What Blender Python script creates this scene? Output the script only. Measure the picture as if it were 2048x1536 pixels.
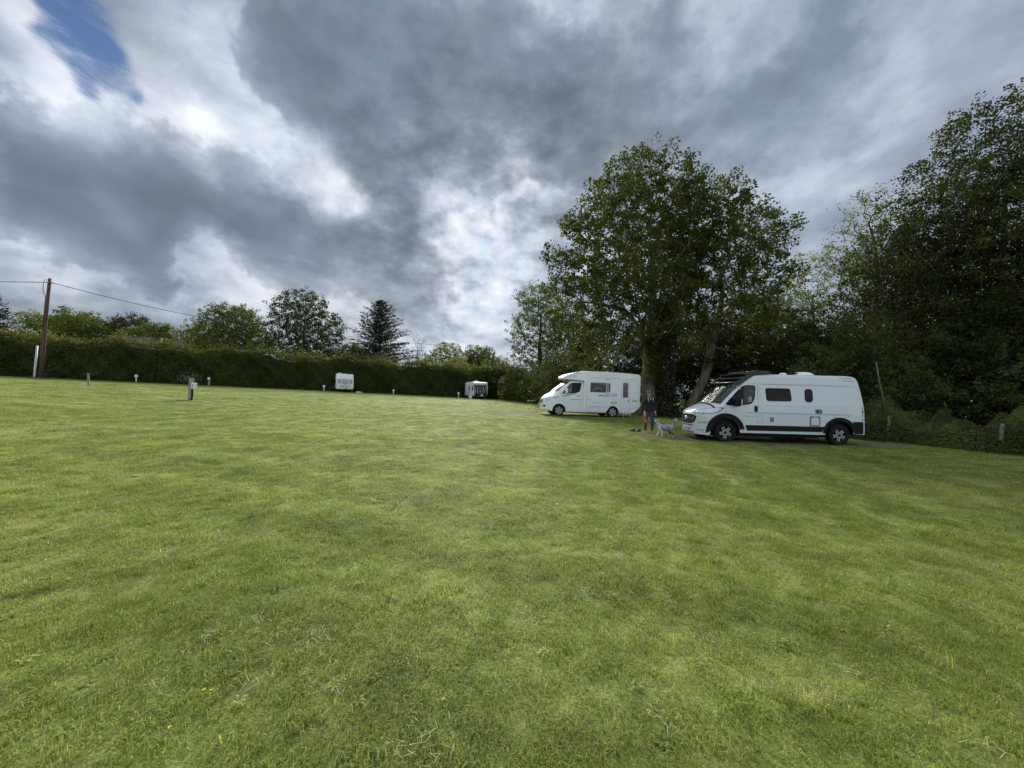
import bpy, bmesh, math, random
import numpy as np
from mathutils import Vector, Matrix
from mathutils.bvhtree import BVHTree

for _o in list(bpy.data.objects):
    bpy.data.objects.remove(_o)
SC = bpy.context.scene
COL = SC.collection

# ------------------------------------------------------------------ terrain height
def ground(X, Y):
    """gentle field: rises to the far left, nearly level on the right"""
    sp = min(4 * math.log1p(math.exp(min(50, -X / 4))), 60)
    yc = 70 * math.tanh(max(Y, -40) / 70)
    return .0090 * yc - .003 * max(min(X, 60), -60) + .0297 * sp - .0297 * 4 * math.log(2)

def groundv(X, Y):
    sp = np.minimum(4 * np.log1p(np.exp(np.minimum(50, -X / 4))), 60)
    yc = 70 * np.tanh(np.maximum(Y, -40) / 70)
    return .0090 * yc - .003 * np.clip(X, -60, 60) + .0297 * sp - .0297 * 4 * math.log(2)

# ------------------------------------------------------------------ camera
cam_d = bpy.data.cameras.new('camera')
cam = bpy.data.objects.new('camera', cam_d)
COL.objects.link(cam)
cam_d.sensor_width = 36.0
cam_d.lens = 769.0 / 2048 * 36
cam_d.clip_start = 0.05
cam_d.clip_end = 3000
cam.matrix_world = (Matrix.Translation((0, 0, 1.6 + ground(0, 0))) @ Matrix.Rotation(math.pi / 2 + math.radians(1.27), 4, 'X')
                    @ Matrix.Rotation(math.radians(1.5), 4, 'Z'))
SC.camera = cam

# ------------------------------------------------------------------ exposure
SC.view_settings.view_transform = 'Standard'
SC.view_settings.look = 'None'
SC.view_settings.gamma = 1
SC.view_settings.use_curve_mapping = False
SC.view_settings.exposure = 1.5          # the phone exposed for the shaded field
SC.render.engine = 'CYCLES'
SC.cycles.max_bounces = 5
SC.cycles.diffuse_bounces = 2
SC.cycles.glossy_bounces = 2
SC.cycles.transmission_bounces = 3
SC.cycles.transparent_max_bounces = 6
SC.cycles.caustics_reflective = False
SC.cycles.caustics_refractive = False
SC.cycles.use_denoising = True

# ------------------------------------------------------------------ node helper
class G:
    """tiny expression layer over a node tree"""
    def __init__(s, nt): s.nt = nt
    def n(s, typ, **kw):
        nd = s.nt.nodes.new(typ)
        for k, v in kw.items(): setattr(nd, k, v)
        return nd
    def put(s, sock, v):
        if hasattr(v, 'is_linked') or hasattr(v, 'links'): s.nt.links.new(v, sock)
        else: sock.default_value = v
    def m(s, op, a, b=0.0, c=None, clamp=False):
        nd = s.n('ShaderNodeMath', operation=op, use_clamp=clamp)
        s.put(nd.inputs[0], a); s.put(nd.inputs[1], b)
        if c is not None: s.put(nd.inputs[2], c)
        return nd.outputs[0]
    def v(s, op, a, b=(0, 0, 0), scale=None):
        nd = s.n('ShaderNodeVectorMath', operation=op)
        s.put(nd.inputs[0], a)
        if scale is None: s.put(nd.inputs[1], b)
        else: s.put(nd.inputs['Scale'], scale)
        return nd.outputs['Value'] if op in ('DOT_PRODUCT', 'LENGTH') else nd.outputs[0]
    def noise(s, vec, scale, detail=3, rough=.5, dist=0, out='Fac', dim='3D', lac=2.0):
        nd = s.n('ShaderNodeTexNoise', noise_dimensions=dim)
        if vec is not None: s.put(nd.inputs['Vector'], vec)
        nd.inputs['Scale'].default_value = scale
        nd.inputs['Detail'].default_value = detail
        nd.inputs['Roughness'].default_value = rough
        nd.inputs['Distortion'].default_value = dist
        nd.inputs['Lacunarity'].default_value = lac
        return nd.outputs[out]
    def ramp(s, fac, stops, interp='LINEAR'):
        nd = s.n('ShaderNodeValToRGB')
        cr = nd.color_ramp; cr.interpolation = interp
        while len(cr.elements) > 1: cr.elements.remove(cr.elements[-1])
        cr.elements[0].position = stops[0][0]; cr.elements[0].color = (*stops[0][1], 1)
        for p, c in stops[1:]:
            e = cr.elements.new(p); e.color = (*c, 1)
        s.put(nd.inputs[0], fac)
        return nd.outputs[0]
    def mix(s, f, a, b):
        nd = s.n('ShaderNodeMix', data_type='RGBA')
        s.put(nd.inputs['Factor'], f)
        s.put(nd.inputs[6], a if not isinstance(a, tuple) else (*a[:3], 1))
        s.put(nd.inputs[7], b if not isinstance(b, tuple) else (*b[:3], 1))
        return nd.outputs[2]
    def sm(s, x, a, b, lo=0.0, hi=1.0):
        nd = s.n('ShaderNodeMapRange', interpolation_type='SMOOTHSTEP')
        s.put(nd.inputs[0], x)
        for i, q in enumerate((a, b, lo, hi)): nd.inputs[i + 1].default_value = q
        return nd.outputs[0]
    def map(s, vec, scale=(1, 1, 1), rot=(0, 0, 0), loc=(0, 0, 0)):
        nd = s.n('ShaderNodeMapping')
        s.put(nd.inputs['Vector'], vec)
        nd.inputs['Scale'].default_value = scale
        nd.inputs['Rotation'].default_value = rot
        nd.inputs['Location'].default_value = loc
        return nd.outputs[0]

# ------------------------------------------------------------------ world: broken cloud over a Nishita sky
SUN_EL, SUN_AZ = math.radians(30.0), math.radians(-7.5)
world = bpy.data.worlds.new('World'); SC.world = world; world.use_nodes = True
wt = world.node_tree; wt.nodes.clear(); g = G(wt)
tc = g.n('ShaderNodeTexCoord')
d0 = g.v('NORMALIZE', tc.outputs['Generated'])
w1 = g.v('SUBTRACT', g.noise(d0, 3.2, 5, .55, out='Color'), (.5, .5, .5))
w2 = g.v('SUBTRACT', g.noise(d0, 11.0, 4, .55, out='Color'), (.5, .5, .5))
d1 = g.v('ADD', d0, g.v('SCALE', w1, scale=.22))
d1 = g.v('NORMALIZE', g.v('ADD', d1, g.v('SCALE', w2, scale=.06)))
def pixdir(a, b):
    cmx = cam.matrix_world.to_3x3()
    return (cmx @ Vector(((a - 1024) / 769, -(b - 768) / 769, -1))).normalized()
def blobsum(lst, dvec):
    acc = None
    for (a, b, r, amp) in lst:
        c = pixdir(a, b)
        rr = math.hypot(a - 1024, b - 768) / 769
        sg = r / 769 / (1 + rr * rr) ** .75
        dt = g.v('DOT_PRODUCT', dvec, tuple(c))
        e = g.m('EXPONENT', g.m('MULTIPLY_ADD', dt, 1 / sg ** 2, -1 / sg ** 2))
        acc = g.m('MULTIPLY', e, amp) if acc is None else g.m('MULTIPLY_ADD', e, amp, acc)
    return acc
BRIGHT = [(520, 255, 30, .14), (600, 310, 26, .20), (655, 365, 24, .22), (705, 410, 20, .22), (445, 445, 30, .12), (470, 500, 28, .14), (420, 225, 30, .20), (385, 195, 22, .25), (880, 400, 26, .22), (1010, 650, 60, .10), (760, 600, 30, .12), (540, 560, 40, .10),(400, 120, 95, .30), (350, 205, 60, .34), (480, 60, 60, .12), (560, 285, 60, .22), (635, 350, 42, .36), (690, 395, 30, .22),
          (60, 130, 110, .40), (150, 215, 70, .32), (240, 240, 55, .28), (20, 40, 60, .30), (460, 280, 60, .16),
          (905, 415, 42, .42), (1000, 480, 75, .20), (945, 550, 62, .20), (1040, 330, 45, .26), (1010, 620, 100, .12), (870, 470, 30, .15),
          (690, 640, 110, .20), (470, 500, 60, .16), (215, 385, 40, .16), (30, 500, 90, .20), (120, 560, 70, .14), (480, 590, 70, .12),
          (1700, 470, 190, .10), (1420, 190, 40, .10), (1560, 420, 60, .10), (980, 60, 90, .12), (1250, 40, 60, .08), (1000, 690, 200, .16),
          (1900, 150, 160, .08)]
DARK = [(640, 50, 85, .8), (745, 140, 120, .9), (870, 200, 110, .8), (615, 175, 70, .7), (970, 190, 95, .6), (1090, 150, 100, .55), (880, 310, 75, .9), (800, 345, 50, .6), (940, 350, 42, .7), (1110, 330, 55, .5),
        (50, 310, 80, .8), (170, 315, 75, .8), (290, 325, 75, .85), (400, 335, 65, .9), (130, 400, 90, .6), (260, 375, 60, .4),
        (560, 395, 62, .9), (510, 450, 55, .6), (620, 470, 72, .95), (690, 520, 50, .7), (570, 530, 50, .5), (800, 500, 48, .8), (825, 570, 40, .8), (770, 575, 36, .5),
        (200, 500, 85, .6), (330, 480, 50, .4), (320, 560, 50, .4), (90, 470, 60, .3), (30, 420, 60, .4),
        (1260, 280, 100, .42), (1500, 230, 120, .35), (1330, 90, 70, .3), (1750, 230, 140, .32), (1640, 60, 90, .3), (1900, 420, 90, .3), (870, 650, 45, .5), (790, 630, 45, .5), (1090, 480, 50, .4), (1060, 590, 30, .35), (985, 440, 16, .35)]
BLUE = [(160, 20, 50, 1.1), (200, 95, 34, .95), (95, 80, 26, .85), (130, 108, 22, .75), (172, 145, 24, .8), (180, 182, 20, .75), (232, 158, 28, .85), (272, 190, 18, .62), (60, 60, 22, .6), (100, 5, 34, .6),
        (966, 492, 18, .95), (942, 437, 15, .7)]
SKY_BASE = .435
BRIGHT = [(a, b, r, k * .66) for a, b, r, k in BRIGHT]

sep = g.n('ShaderNodeSeparateXYZ'); wt.links.new(d0, sep.inputs[0])
dz = g.m('MAXIMUM', sep.outputs['Z'], 0.0)
q = g.n('ShaderNodeCombineXYZ')
den = g.m('ADD', dz, .22)
g.put(q.inputs[0], g.m('DIVIDE', sep.outputs['X'], den)); g.put(q.inputs[1], g.m('DIVIDE', sep.outputs['Y'], den))
qr = g.map(q.outputs[0], scale=(1.0, .62, 1), rot=(0, 0, math.radians(38)))
n_big = g.noise(qr, 1.3, 7, .52, .25, dim='3D')
n_mid = g.noise(g.map(d0, scale=(1, 1, 1.5), loc=(3.1, .4, 0)), 4.2, 6, .50, .12)
n_fine = g.noise(g.map(d0, scale=(1, 1, 1.7)), 13.0, 6, .55, .1)
B = g.m('ADD', blobsum(BRIGHT, d1), SKY_BASE)
w3 = g.v('SUBTRACT', g.noise(d0, 30.0, 4, .6, out='Color'), (.5, .5, .5))
d2 = g.v('NORMALIZE', g.v('ADD', g.v('ADD', d0, g.v('SCALE', w1, scale=.13)), g.v('ADD', g.v('SCALE', w2, scale=.12), g.v('SCALE', w3, scale=.05))))
Dm = g.m('ADD', blobsum(DARK, d2), g.m('MULTIPLY', g.m('SUBTRACT', n_mid, .5), 1.1))
Dm = g.m('MULTIPLY_ADD', g.m('SUBTRACT', g.noise(d0, 2.1, 3, .5), .5), .9, Dm)
dk = g.m('ADD', g.m('MULTIPLY', g.sm(Dm, .34, .62), .55), g.m('MULTIPLY', g.sm(Dm, .50, 1.25), .45))
rim = g.m('MULTIPLY', g.sm(Dm, .0, .30), g.sm(Dm, .48, .30))
n_cel = g.noise(g.map(q.outputs[0], scale=(1.0, .8, 1), rot=(0, 0, math.radians(-25))), 5.5, 6, .55, .1)
B = g.m('MULTIPLY_ADD', g.m('SUBTRACT', n_cel, .5), g.m('MULTIPLY_ADD', dk, -.26, .44), B)
B = g.m('MULTIPLY_ADD', dk, -.225, B)
B = g.m('MULTIPLY_ADD', rim, .085, B)
B = g.m('MULTIPLY_ADD', g.m('SUBTRACT', n_big, .5), .42, B)
# wisps show more contrast towards the veiled sun
near_sun = blobsum([(960, 470, 230, 1.0)], d0)
B = g.m('MULTIPLY_ADD', g.m('SUBTRACT', n_mid, .5), g.m('MULTIPLY_ADD', dk, -.14, .24), B)
B = g.m('ADD', B, g.m('MULTIPLY', g.m('SUBTRACT', n_fine, .5), g.m('MULTIPLY_ADD', near_sun, 1.0, g.m('MULTIPLY_ADD', dk, -.20, .24))))
B = g.m('ADD', B, g.m('MULTIPLY', g.m('EXPONENT', g.m('MULTIPLY', dz, -9.0)), .10))
back = g.sm(sep.outputs['Y'], .25, -.55)      # clouds opposite the sun are lit from the front
over = g.sm(sep.outputs['Z'], .62, .98)
back = g.m('MAXIMUM', back, over)
B = g.m('MULTIPLY_ADD', back, .20, B)
ccol = g.ramp(B, [(0.0, (.120, .145, .180)), (.20, (.175, .205, .250)), (.36, (.255, .295, .355)), (.54, (.42, .465, .53)),
                  (.76, (.72, .75, .80)), (1.0, (1.0, 1.0, 1.0))])
ccol = g.v('SCALE', ccol, scale=g.m('MULTIPLY_ADD', back, .09, .353))
tn = g.noise(d0, 2.6, 3, .5)
ccol = g.v('MULTIPLY', ccol, g.mix(g.sm(tn, .38, .62), (.94, .995, 1.08), (.985, 1.0, 1.02)))
qd = g.v('ADD', q.outputs[0], g.v('SCALE', w1, scale=.10))
su = g.v('DOT_PRODUCT', qd, (.375, .927, 0)); sv_ = g.v('DOT_PRODUCT', qd, (-.927, .375, 0))
cw = g.n('ShaderNodeCombineXYZ'); g.put(cw.inputs[0], g.m('MULTIPLY', su, 2.6)); g.put(cw.inputs[1], g.m('MULTIPLY', sv_, 7.0))
wisp = g.noise(cw.outputs[0], 1.0, 7, .62, .5)
blue = blobsum(BLUE, g.v('NORMALIZE', g.v('ADD', d0, g.v('SCALE', w1, scale=.10))))
blue = g.m('MULTIPLY_ADD', g.m('SUBTRACT', wisp, .47), -3.4, g.m('MULTIPLY', g.m('MINIMUM', blue, 1.25), .80))
bmask = g.m('MULTIPLY', g.sm(blue, .05, 1.05, 0, .90), g.sm(blobsum(BLUE, d0), .05, .75))
bgc = g.n('ShaderNodeBackground'); g.put(bgc.inputs[0], ccol); bgc.inputs[1].default_value = 1.0
sky = g.n('ShaderNodeTexSky', sky_type='NISHITA', sun_disc=False, sun_elevation=SUN_EL, sun_rotation=SUN_AZ)
bgs = g.n('ShaderNodeBackground'); g.put(bgs.inputs[0], g.v('MULTIPLY', sky.outputs[0], (.22, .36, .56))); bgs.inputs[1].default_value = .05
mx = g.n('ShaderNodeMixShader'); g.put(mx.inputs[0], bmask)
wt.links.new(bgc.outputs[0], mx.inputs[1]); wt.links.new(bgs.outputs[0], mx.inputs[2])
wo = g.n('ShaderNodeOutputWorld'); wt.links.new(mx.outputs[0], wo.inputs[0])

# ------------------------------------------------------------------ sun behind thin cloud
sun_d = bpy.data.lights.new('sun', 'SUN'); sun_d.energy = 2.45; sun_d.angle = math.radians(24); sun_d.color = (1.0, .95, .87)
sun = bpy.data.objects.new('sun', sun_d); COL.objects.link(sun)
sdir = Vector((math.sin(SUN_AZ) * math.cos(SUN_EL), math.cos(SUN_AZ) * math.cos(SUN_EL), math.sin(SUN_EL)))
sun.rotation_euler = sdir.to_track_quat('Z', 'Y').to_euler()
sun.location = sdir * 100

# ------------------------------------------------------------------ object helpers
def tag(o, label=None, cat=None, group=None, kind=None):
    if label: o['label'] = label
    if cat: o['category'] = cat
    if group: o['group'] = group
    if kind: o['kind'] = kind
    return o
def empty(name, loc, rz=0, **kw):
    o = bpy.data.objects.new(name, None); COL.objects.link(o)
    o.location = loc; o.rotation_euler = (0, 0, rz); o.empty_display_size = .2
    return tag(o, **kw)
def link_mesh(name, me, parent=None, **kw):
    o = bpy.data.objects.new(name, me); COL.objects.link(o)
    if parent is not None: o.parent = parent
    return tag(o, **kw)
def mk(name, V, F, mat, parent=None, smooth=False, loc=None, **kw):
    me = bpy.data.meshes.new(name)
    me.from_pydata([tuple(v) for v in V], [], [tuple(f) for f in F])
    for m_ in (mat if isinstance(mat, list) else [mat]): me.materials.append(m_)
    if smooth: me.polygons.foreach_set('use_smooth', [True] * len(me.polygons))
    me.update()
    o = link_mesh(name, me, parent, **kw)
    if loc is not None: o.location = loc
    return o
def bmk(name, bm, mat, parent=None, smooth=False, loc=None, **kw):
    me = bpy.data.meshes.new(name)
    bmesh.ops.recalc_face_normals(bm, faces=bm.faces)
    bm.to_mesh(me); bm.free()
    for m_ in (mat if isinstance(mat, list) else [mat]): me.materials.append(m_)
    if smooth: me.polygons.foreach_set('use_smooth', [True] * len(me.polygons))
    o = link_mesh(name, me, parent, **kw)
    if loc is not None: o.location = loc
    return o
def bx(bm, c, s, rot=None, bevel=0):
    r = bmesh.ops.create_cube(bm, size=1)
    vs = r['verts']
    bmesh.ops.scale(bm, vec=s, verts=vs)
    if bevel:
        ed = list({e for v in vs for e in v.link_edges})
        rr = bmesh.ops.bevel(bm, geom=ed, offset=bevel, segments=2, affect='EDGES', profile=.5)
        vs = list({v for f in rr['faces'] for v in f.verts} | {v for v in vs if v.is_valid})
    if rot is not None: bmesh.ops.rotate(bm, cent=(0, 0, 0), matrix=rot, verts=vs)
    bmesh.ops.translate(bm, vec=c, verts=vs)
    return vs
def tube(bm, pts, rads, n=8, cap=True):
    pts = [Vector(p) for p in pts]
    if not hasattr(rads, '__len__'): rads = [rads] * len(pts)
    rings = []; ref = None
    for i, p in enumerate(pts):
        t = (pts[min(i + 1, len(pts) - 1)] - pts[max(i - 1, 0)]).normalized()
        if ref is None:
            ref = Vector((0, 0, 1)) if abs(t.z) < .9 else Vector((1, 0, 0))
        a = t.cross(ref)
        if a.length < 1e-4: a = t.orthogonal()
        a.normalize(); b = a.cross(t).normalized(); ref = b
        rings.append([bm.verts.new(p + (a * math.cos(2 * math.pi * k / n) + b * math.sin(2 * math.pi * k / n)) * rads[i]) for k in range(n)])
    for r0, r1 in zip(rings, rings[1:]):
        for k in range(n): bm.faces.new((r0[k], r0[(k + 1) % n], r1[(k + 1) % n], r1[k]))
    if cap:
        bm.faces.new(rings[0][::-1]); bm.faces.new(rings[-1])
def lathe(bm, prof, n=32, axis='Y', c=(0, 0, 0)):
    """prof: (r, h) pairs revolved round the axis"""
    rings = []
    for r, h in prof:
        ring = []
        for k in range(n):
            a = 2 * math.pi * k / n
            p = (r * math.cos(a), h, r * math.sin(a)) if axis == 'Y' else (r * math.cos(a), r * math.sin(a), h)
            ring.append(bm.verts.new((p[0] + c[0], p[1] + c[1], p[2] + c[2])))
        rings.append(ring)
    for a_, b_ in zip(rings, rings[1:]):
        for k in range(n): bm.faces.new((a_[k], a_[(k + 1) % n], b_[(k + 1) % n], b_[k]))
    return rings

# ------------------------------------------------------------------ materials
def mat(name, col, rough=.5, metal=0, spec=.5, noise=0, nscale=8, bump=0, bscale=30, coat=0, col2=None, emit=None):
    m_ = bpy.data.materials.new(name); m_.use_nodes = True
    nt = m_.node_tree; gg = G(nt); b = nt.nodes['Principled BSDF']
    b.inputs['Roughness'].default_value = rough; b.inputs['Metallic'].default_value = metal
    b.inputs['Specular IOR Level'].default_value = spec; b.inputs['Coat Weight'].default_value = coat
    b.inputs['Base Color'].default_value = (*col, 1)
    t_ = gg.n('ShaderNodeTexCoord')
    if noise or col2:
        f_ = gg.noise(t_.outputs['Object'], nscale, 5, .6)
        c2 = col2 or tuple(max(0, c_ * (1 - noise)) for c_ in col)
        c1 = col if col2 else tuple(min(1, c_ * (1 + noise)) for c_ in col)
        nt.links.new(gg.mix(gg.sm(f_, .35, .65), c1, c2), b.inputs['Base Color'])
    if bump:
        bp = gg.n('ShaderNodeBump'); bp.inputs['Strength'].default_value = bump; bp.inputs['Distance'].default_value = .02
        nt.links.new(gg.noise(t_.outputs['Object'], bscale, 4, .6), bp.inputs['Height'])
        nt.links.new(bp.outputs[0], b.inputs['Normal'])
    return m_

# ================================================================== THE FIELD
def lawn_colour(gg, pos):
    """patchy mown pasture, shared by the soil sheet and the blades"""
    p = gg.map(pos, scale=(1, 1, 0))
    a = gg.noise(p, .22, 4, .55, .4)
    b = gg.noise(p, 1.3, 4, .6, .3)
    c = gg.noise(p, 7.0, 4, .6)
    st = gg.noise(gg.map(pos, scale=(.10, .75, 0), rot=(0, 0, math.radians(-12))), 1.0, 4, .6, 1.2)
    st2 = gg.noise(gg.map(pos, scale=(.9, .08, 0), rot=(0, 0, math.radians(14))), 1.0, 3, .5, .8)
    f = gg.m('ADD', gg.m('MULTIPLY', a, .36), gg.m('ADD', gg.m('MULTIPLY', b, .26), gg.m('ADD', gg.m('MULTIPLY', c, .10), gg.m('ADD', gg.m('MULTIPLY', st, .18), gg.m('MULTIPLY', st2, .10)))))
    col = gg.ramp(f, [(.36, (.138, .184, .046)), (.46, (.192, .234, .064)), (.54, (.250, .280, .085)), (.66, (.330, .330, .135))])
    ln = gg.v('ADD', pos, gg.v('SCALE', gg.noise(gg.map(pos, scale=(1, 1, 0)), .35, 2, .5, out='Color'), scale=1.5))
    s1 = gg.m('SINE', gg.v('DOT_PRODUCT', ln, (4.6, -1.1, 0))); s2 = gg.m('SINE', gg.v('DOT_PRODUCT', ln, (1.3, 3.9, 0)))
    sel = gg.sm(gg.noise(gg.map(pos, scale=(1, 1, 0), loc=(5, 9, 0)), .09, 2, .5), .42, .58)
    lane = gg.m('ADD', gg.m('MULTIPLY', s1, gg.m('SUBTRACT', 1.0, sel)), gg.m('MULTIPLY', s2, sel))
    col = gg.v('SCALE', col, scale=gg.m('MULTIPLY_ADD', lane, .105, 1.0))
    rut = gg.m('MULTIPLY', gg.sm(lane, .90, .985), gg.sm(gg.noise(gg.map(pos, scale=(1, 1, 0), loc=(2, 1, 0)), .5, 3, .6), .5, .62))
    col = gg.mix(gg.m('MULTIPLY', rut, .35), col, (.44, .42, .20))
    mt = gg.noise(gg.map(pos, scale=(1, 1, 0), loc=(4, 2, 0)), 2.6, 6, .68)
    col = gg.v('SCALE', col, scale=gg.m('MULTIPLY_ADD', mt, .6, .70))
    dry = gg.sm(gg.noise(gg.map(pos, scale=(1, 1, 0), loc=(31, 7, 0)), .75, 4, .6, .5), .60, .74)
    col = gg.mix(gg.m('MULTIPLY', dry, .45), col, (.36, .31, .16))
    return col
def worn_mask(gg, pos):
    """bare gravelly pitches under and in front of the two big vehicles"""
    w = gg.v('ADD', pos, gg.v('SCALE', gg.v('SUBTRACT', gg.noise(gg.map(pos, scale=(1, 1, 0)), 1.6, 4, .6, out='Color'), (.5, .5, .5)), scale=1.1))
    acc = None
    for (x, y, rx, ry, rot) in WORN:
        mm = gg.n('ShaderNodeMapping', vector_type='TEXTURE')
        gg.put(mm.inputs['Vector'], w)
        mm.inputs['Location'].default_value = (x, y, 0); mm.inputs['Rotation'].default_value = (0, 0, rot); mm.inputs['Scale'].default_value = (rx, ry, 1)
        l = gg.v('LENGTH', gg.v('MULTIPLY', mm.outputs[0], (1, 1, 0)))
        s = gg.sm(l, 1.05, .80)
        acc = s if acc is None else gg.m('MAXIMUM', acc, s)
    return acc
WORN = [(9.6, 14.6, 5.4, 1.25, 0), (5.6, 15.0, 1.3, .8, .2), (13.9, 14.6, 1.4, .7, 0), (4.6, 25.9, 5.0, 1.2, .12), (.9, 25.2, 2.1, .75, -.05), (-4.6, 58.6, 2.6, 1.6, .1)]

m_lawn = bpy.data.materials.new('lawn'); m_lawn.use_nodes = True
nt = m_lawn.node_tree; g = G(nt); bs = nt.nodes['Principled BSDF']
pos = g.n('ShaderNodeNewGeometry').outputs['Position']
col = lawn_colour(g, pos)
fine = g.noise(g.map(pos, scale=(1, 1, 0)), 42, 5, .7)
col = g.mix(g.sm(fine, .62, .36), col, g.v('MULTIPLY', col, (.62, .66, .60)))
gr = g.noise(pos, 60, 3, .7); gr2 = g.noise(pos, 2.2, 4, .6)
gcol = g.mix(g.sm(gr, .35, .65), (.085, .068, .055), (.235, .195, .165))
gcol = g.mix(g.sm(gr2, .45, .7), gcol, (.12, .13, .05))
col = g.mix(g.m('MULTIPLY', worn_mask(g, pos), .85), col, gcol)
nt.links.new(col, bs.inputs['Base Color']); bs.inputs['Roughness'].default_value = .85; bs.inputs['Specular IOR Level'].default_value = .05
bp = g.n('ShaderNodeBump'); bp.inputs['Strength'].default_value = .7; bp.inputs['Distance'].default_value = .05
h = g.m('ADD', fine, g.m('MULTIPLY', g.noise(g.map(pos, scale=(1, 1, 0)), 9, 4, .6), 1.4))
nt.links.new(h, bp.inputs['Height']); nt.links.new(bp.outputs[0], bs.inputs['Normal'])

def axis(lo, hi, fine_lo, fine_hi, f, c):
    a = list(np.arange(fine_lo, fine_hi + 1e-6, f))
    x = fine_lo; s = f
    while x > lo: s = min(s * 1.35, c); x -= s; a.insert(0, x)
    x = fine_hi; s = f
    while x < hi: s = min(s * 1.35, c); x += s; a.append(x)
    return np.array(a)
xs = axis(-900, 900, -20, 22, .35, 60); ys = axis(-300, 1400, -2, 26, .35, 60)
XX, YY = np.meshgrid(xs, ys)
ZZ = groundv(XX, YY)
_r = np.random.default_rng(3)
def lump(X, Y):      # soft unevenness of a pasture
    return .018 * np.sin(X * 1.7 + 1.3 * np.sin(Y * .9)) * np.sin(Y * 1.9 + 1.1 * np.sin(X * 1.1)) + .012 * np.sin(X * 4.1 + Y * 2.3) * np.sin(Y * 3.7 - X * 1.9)
near = (np.abs(XX) < 60) & (YY < 70)
ZZ = ZZ + np.where(near, lump(XX, YY), 0)
V = np.stack([XX, YY, ZZ], -1).reshape(-1, 3)
nx, ny = len(xs), len(ys)
F = [(j * nx + i, j * nx + i + 1, (j + 1) * nx + i + 1, (j + 1) * nx + i) for j in range(ny - 1) for i in range(nx - 1)]
mk('field', V, F, m_lawn, smooth=True, kind='structure', label='mown green pasture rising gently to the far hedge')

# ---- blades
m_blade = bpy.data.materials.new('grass_blade'); m_blade.use_nodes = True
nt = m_blade.node_tree; g = G(nt); bs = nt.nodes['Principled BSDF']
pos = g.n('ShaderNodeNewGeometry').outputs['Position']
oi = g.n('ShaderNodeObjectInfo')
at = g.n('ShaderNodeAttribute', attribute_name='tint')
col = lawn_colour(g, pos)
t2 = g.m('FRACT', g.m('MULTIPLY_ADD', oi.outputs['Random'], 7.3, at.outputs['Fac']))
var = g.ramp(t2, [(0, (.62, .74, .58)), (.4, (1.0, 1.06, .92)), (.75, (1.28, 1.25, 1.1)), (.93, (1.55, 1.4, 1.5)), (1, (2.3, 1.75, 2.6))])
col = g.v('SCALE', g.v('MULTIPLY', col, var), scale=g.m('MULTIPLY_ADD', oi.outputs['Random'], .62, .72))
nt.links.new(col, bs.inputs['Base Color']); bs.inputs['Roughness'].default_value = .6; bs.inputs['Specular IOR Level'].default_value = .10
tr = g.n('ShaderNodeBsdfTranslucent'); nt.links.new(g.v('MULTIPLY', col, (1.25, 1.3, .8)), tr.inputs[0])
ms = g.n('ShaderNodeMixShader'); ms.inputs[0].default_value = .38
nt.links.new(bs.outputs[0], ms.inputs[1]); nt.links.new(tr.outputs[0], ms.inputs[2]); nt.links.new(ms.outputs[0], nt.nodes['Material Output'].inputs[0])

def tuft_mesh(seed, n, R, h0, h1, w):
    r = np.random.default_rng(seed); V = []; F = []; T = []
    for i in range(n):
        a = r.uniform(0, 2 * math.pi); rad = R * math.sqrt(r.uniform())
        x, y = rad * math.cos(a), rad * math.sin(a)
        b = r.uniform(0, 2 * math.pi); L = r.uniform(h0, h1); lean = r.uniform(.15, 1.35)
        dx, dy = math.cos(b), math.sin(b); px, py = -dy, dx; ww = w * r.uniform(.6, 1.2)
        m = (x + dx * L * .35 * lean, y + dy * L * .35 * lean, L * .55)
        t = (x + dx * L * .95 * lean, y + dy * L * .95 * lean, L * (.95 - .45 * lean))
        k = len(V)
        V += [(x - px * ww, y - py * ww, -.01), (x + px * ww, y + py * ww, -.01), (m[0] + px * ww * .8, m[1] + py * ww * .8, m[2]), (m[0] - px * ww * .8, m[1] - py * ww * .8, m[2]), t]
        F += [(k, k + 1, k + 2, k + 3), (k + 3, k + 2, k + 4)]
        tt = r.uniform(); T += [tt, tt]
    me = bpy.data.meshes.new('tuft'); me.from_pydata(V, [], F); me.materials.append(m_blade)
    me.attributes.new('tint', 'FLOAT', 'FACE').data.foreach_set('value', T)
    return me
tcol = bpy.data.collections.new('tufts')
for s in range(5):
    me = tuft_mesh(40 + s, 46 if s < 4 else 30, .085, .022, .058 if s < 4 else .10, .0017)
    tcol.objects.link(bpy.data.objects.new('tuft', me))

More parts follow.
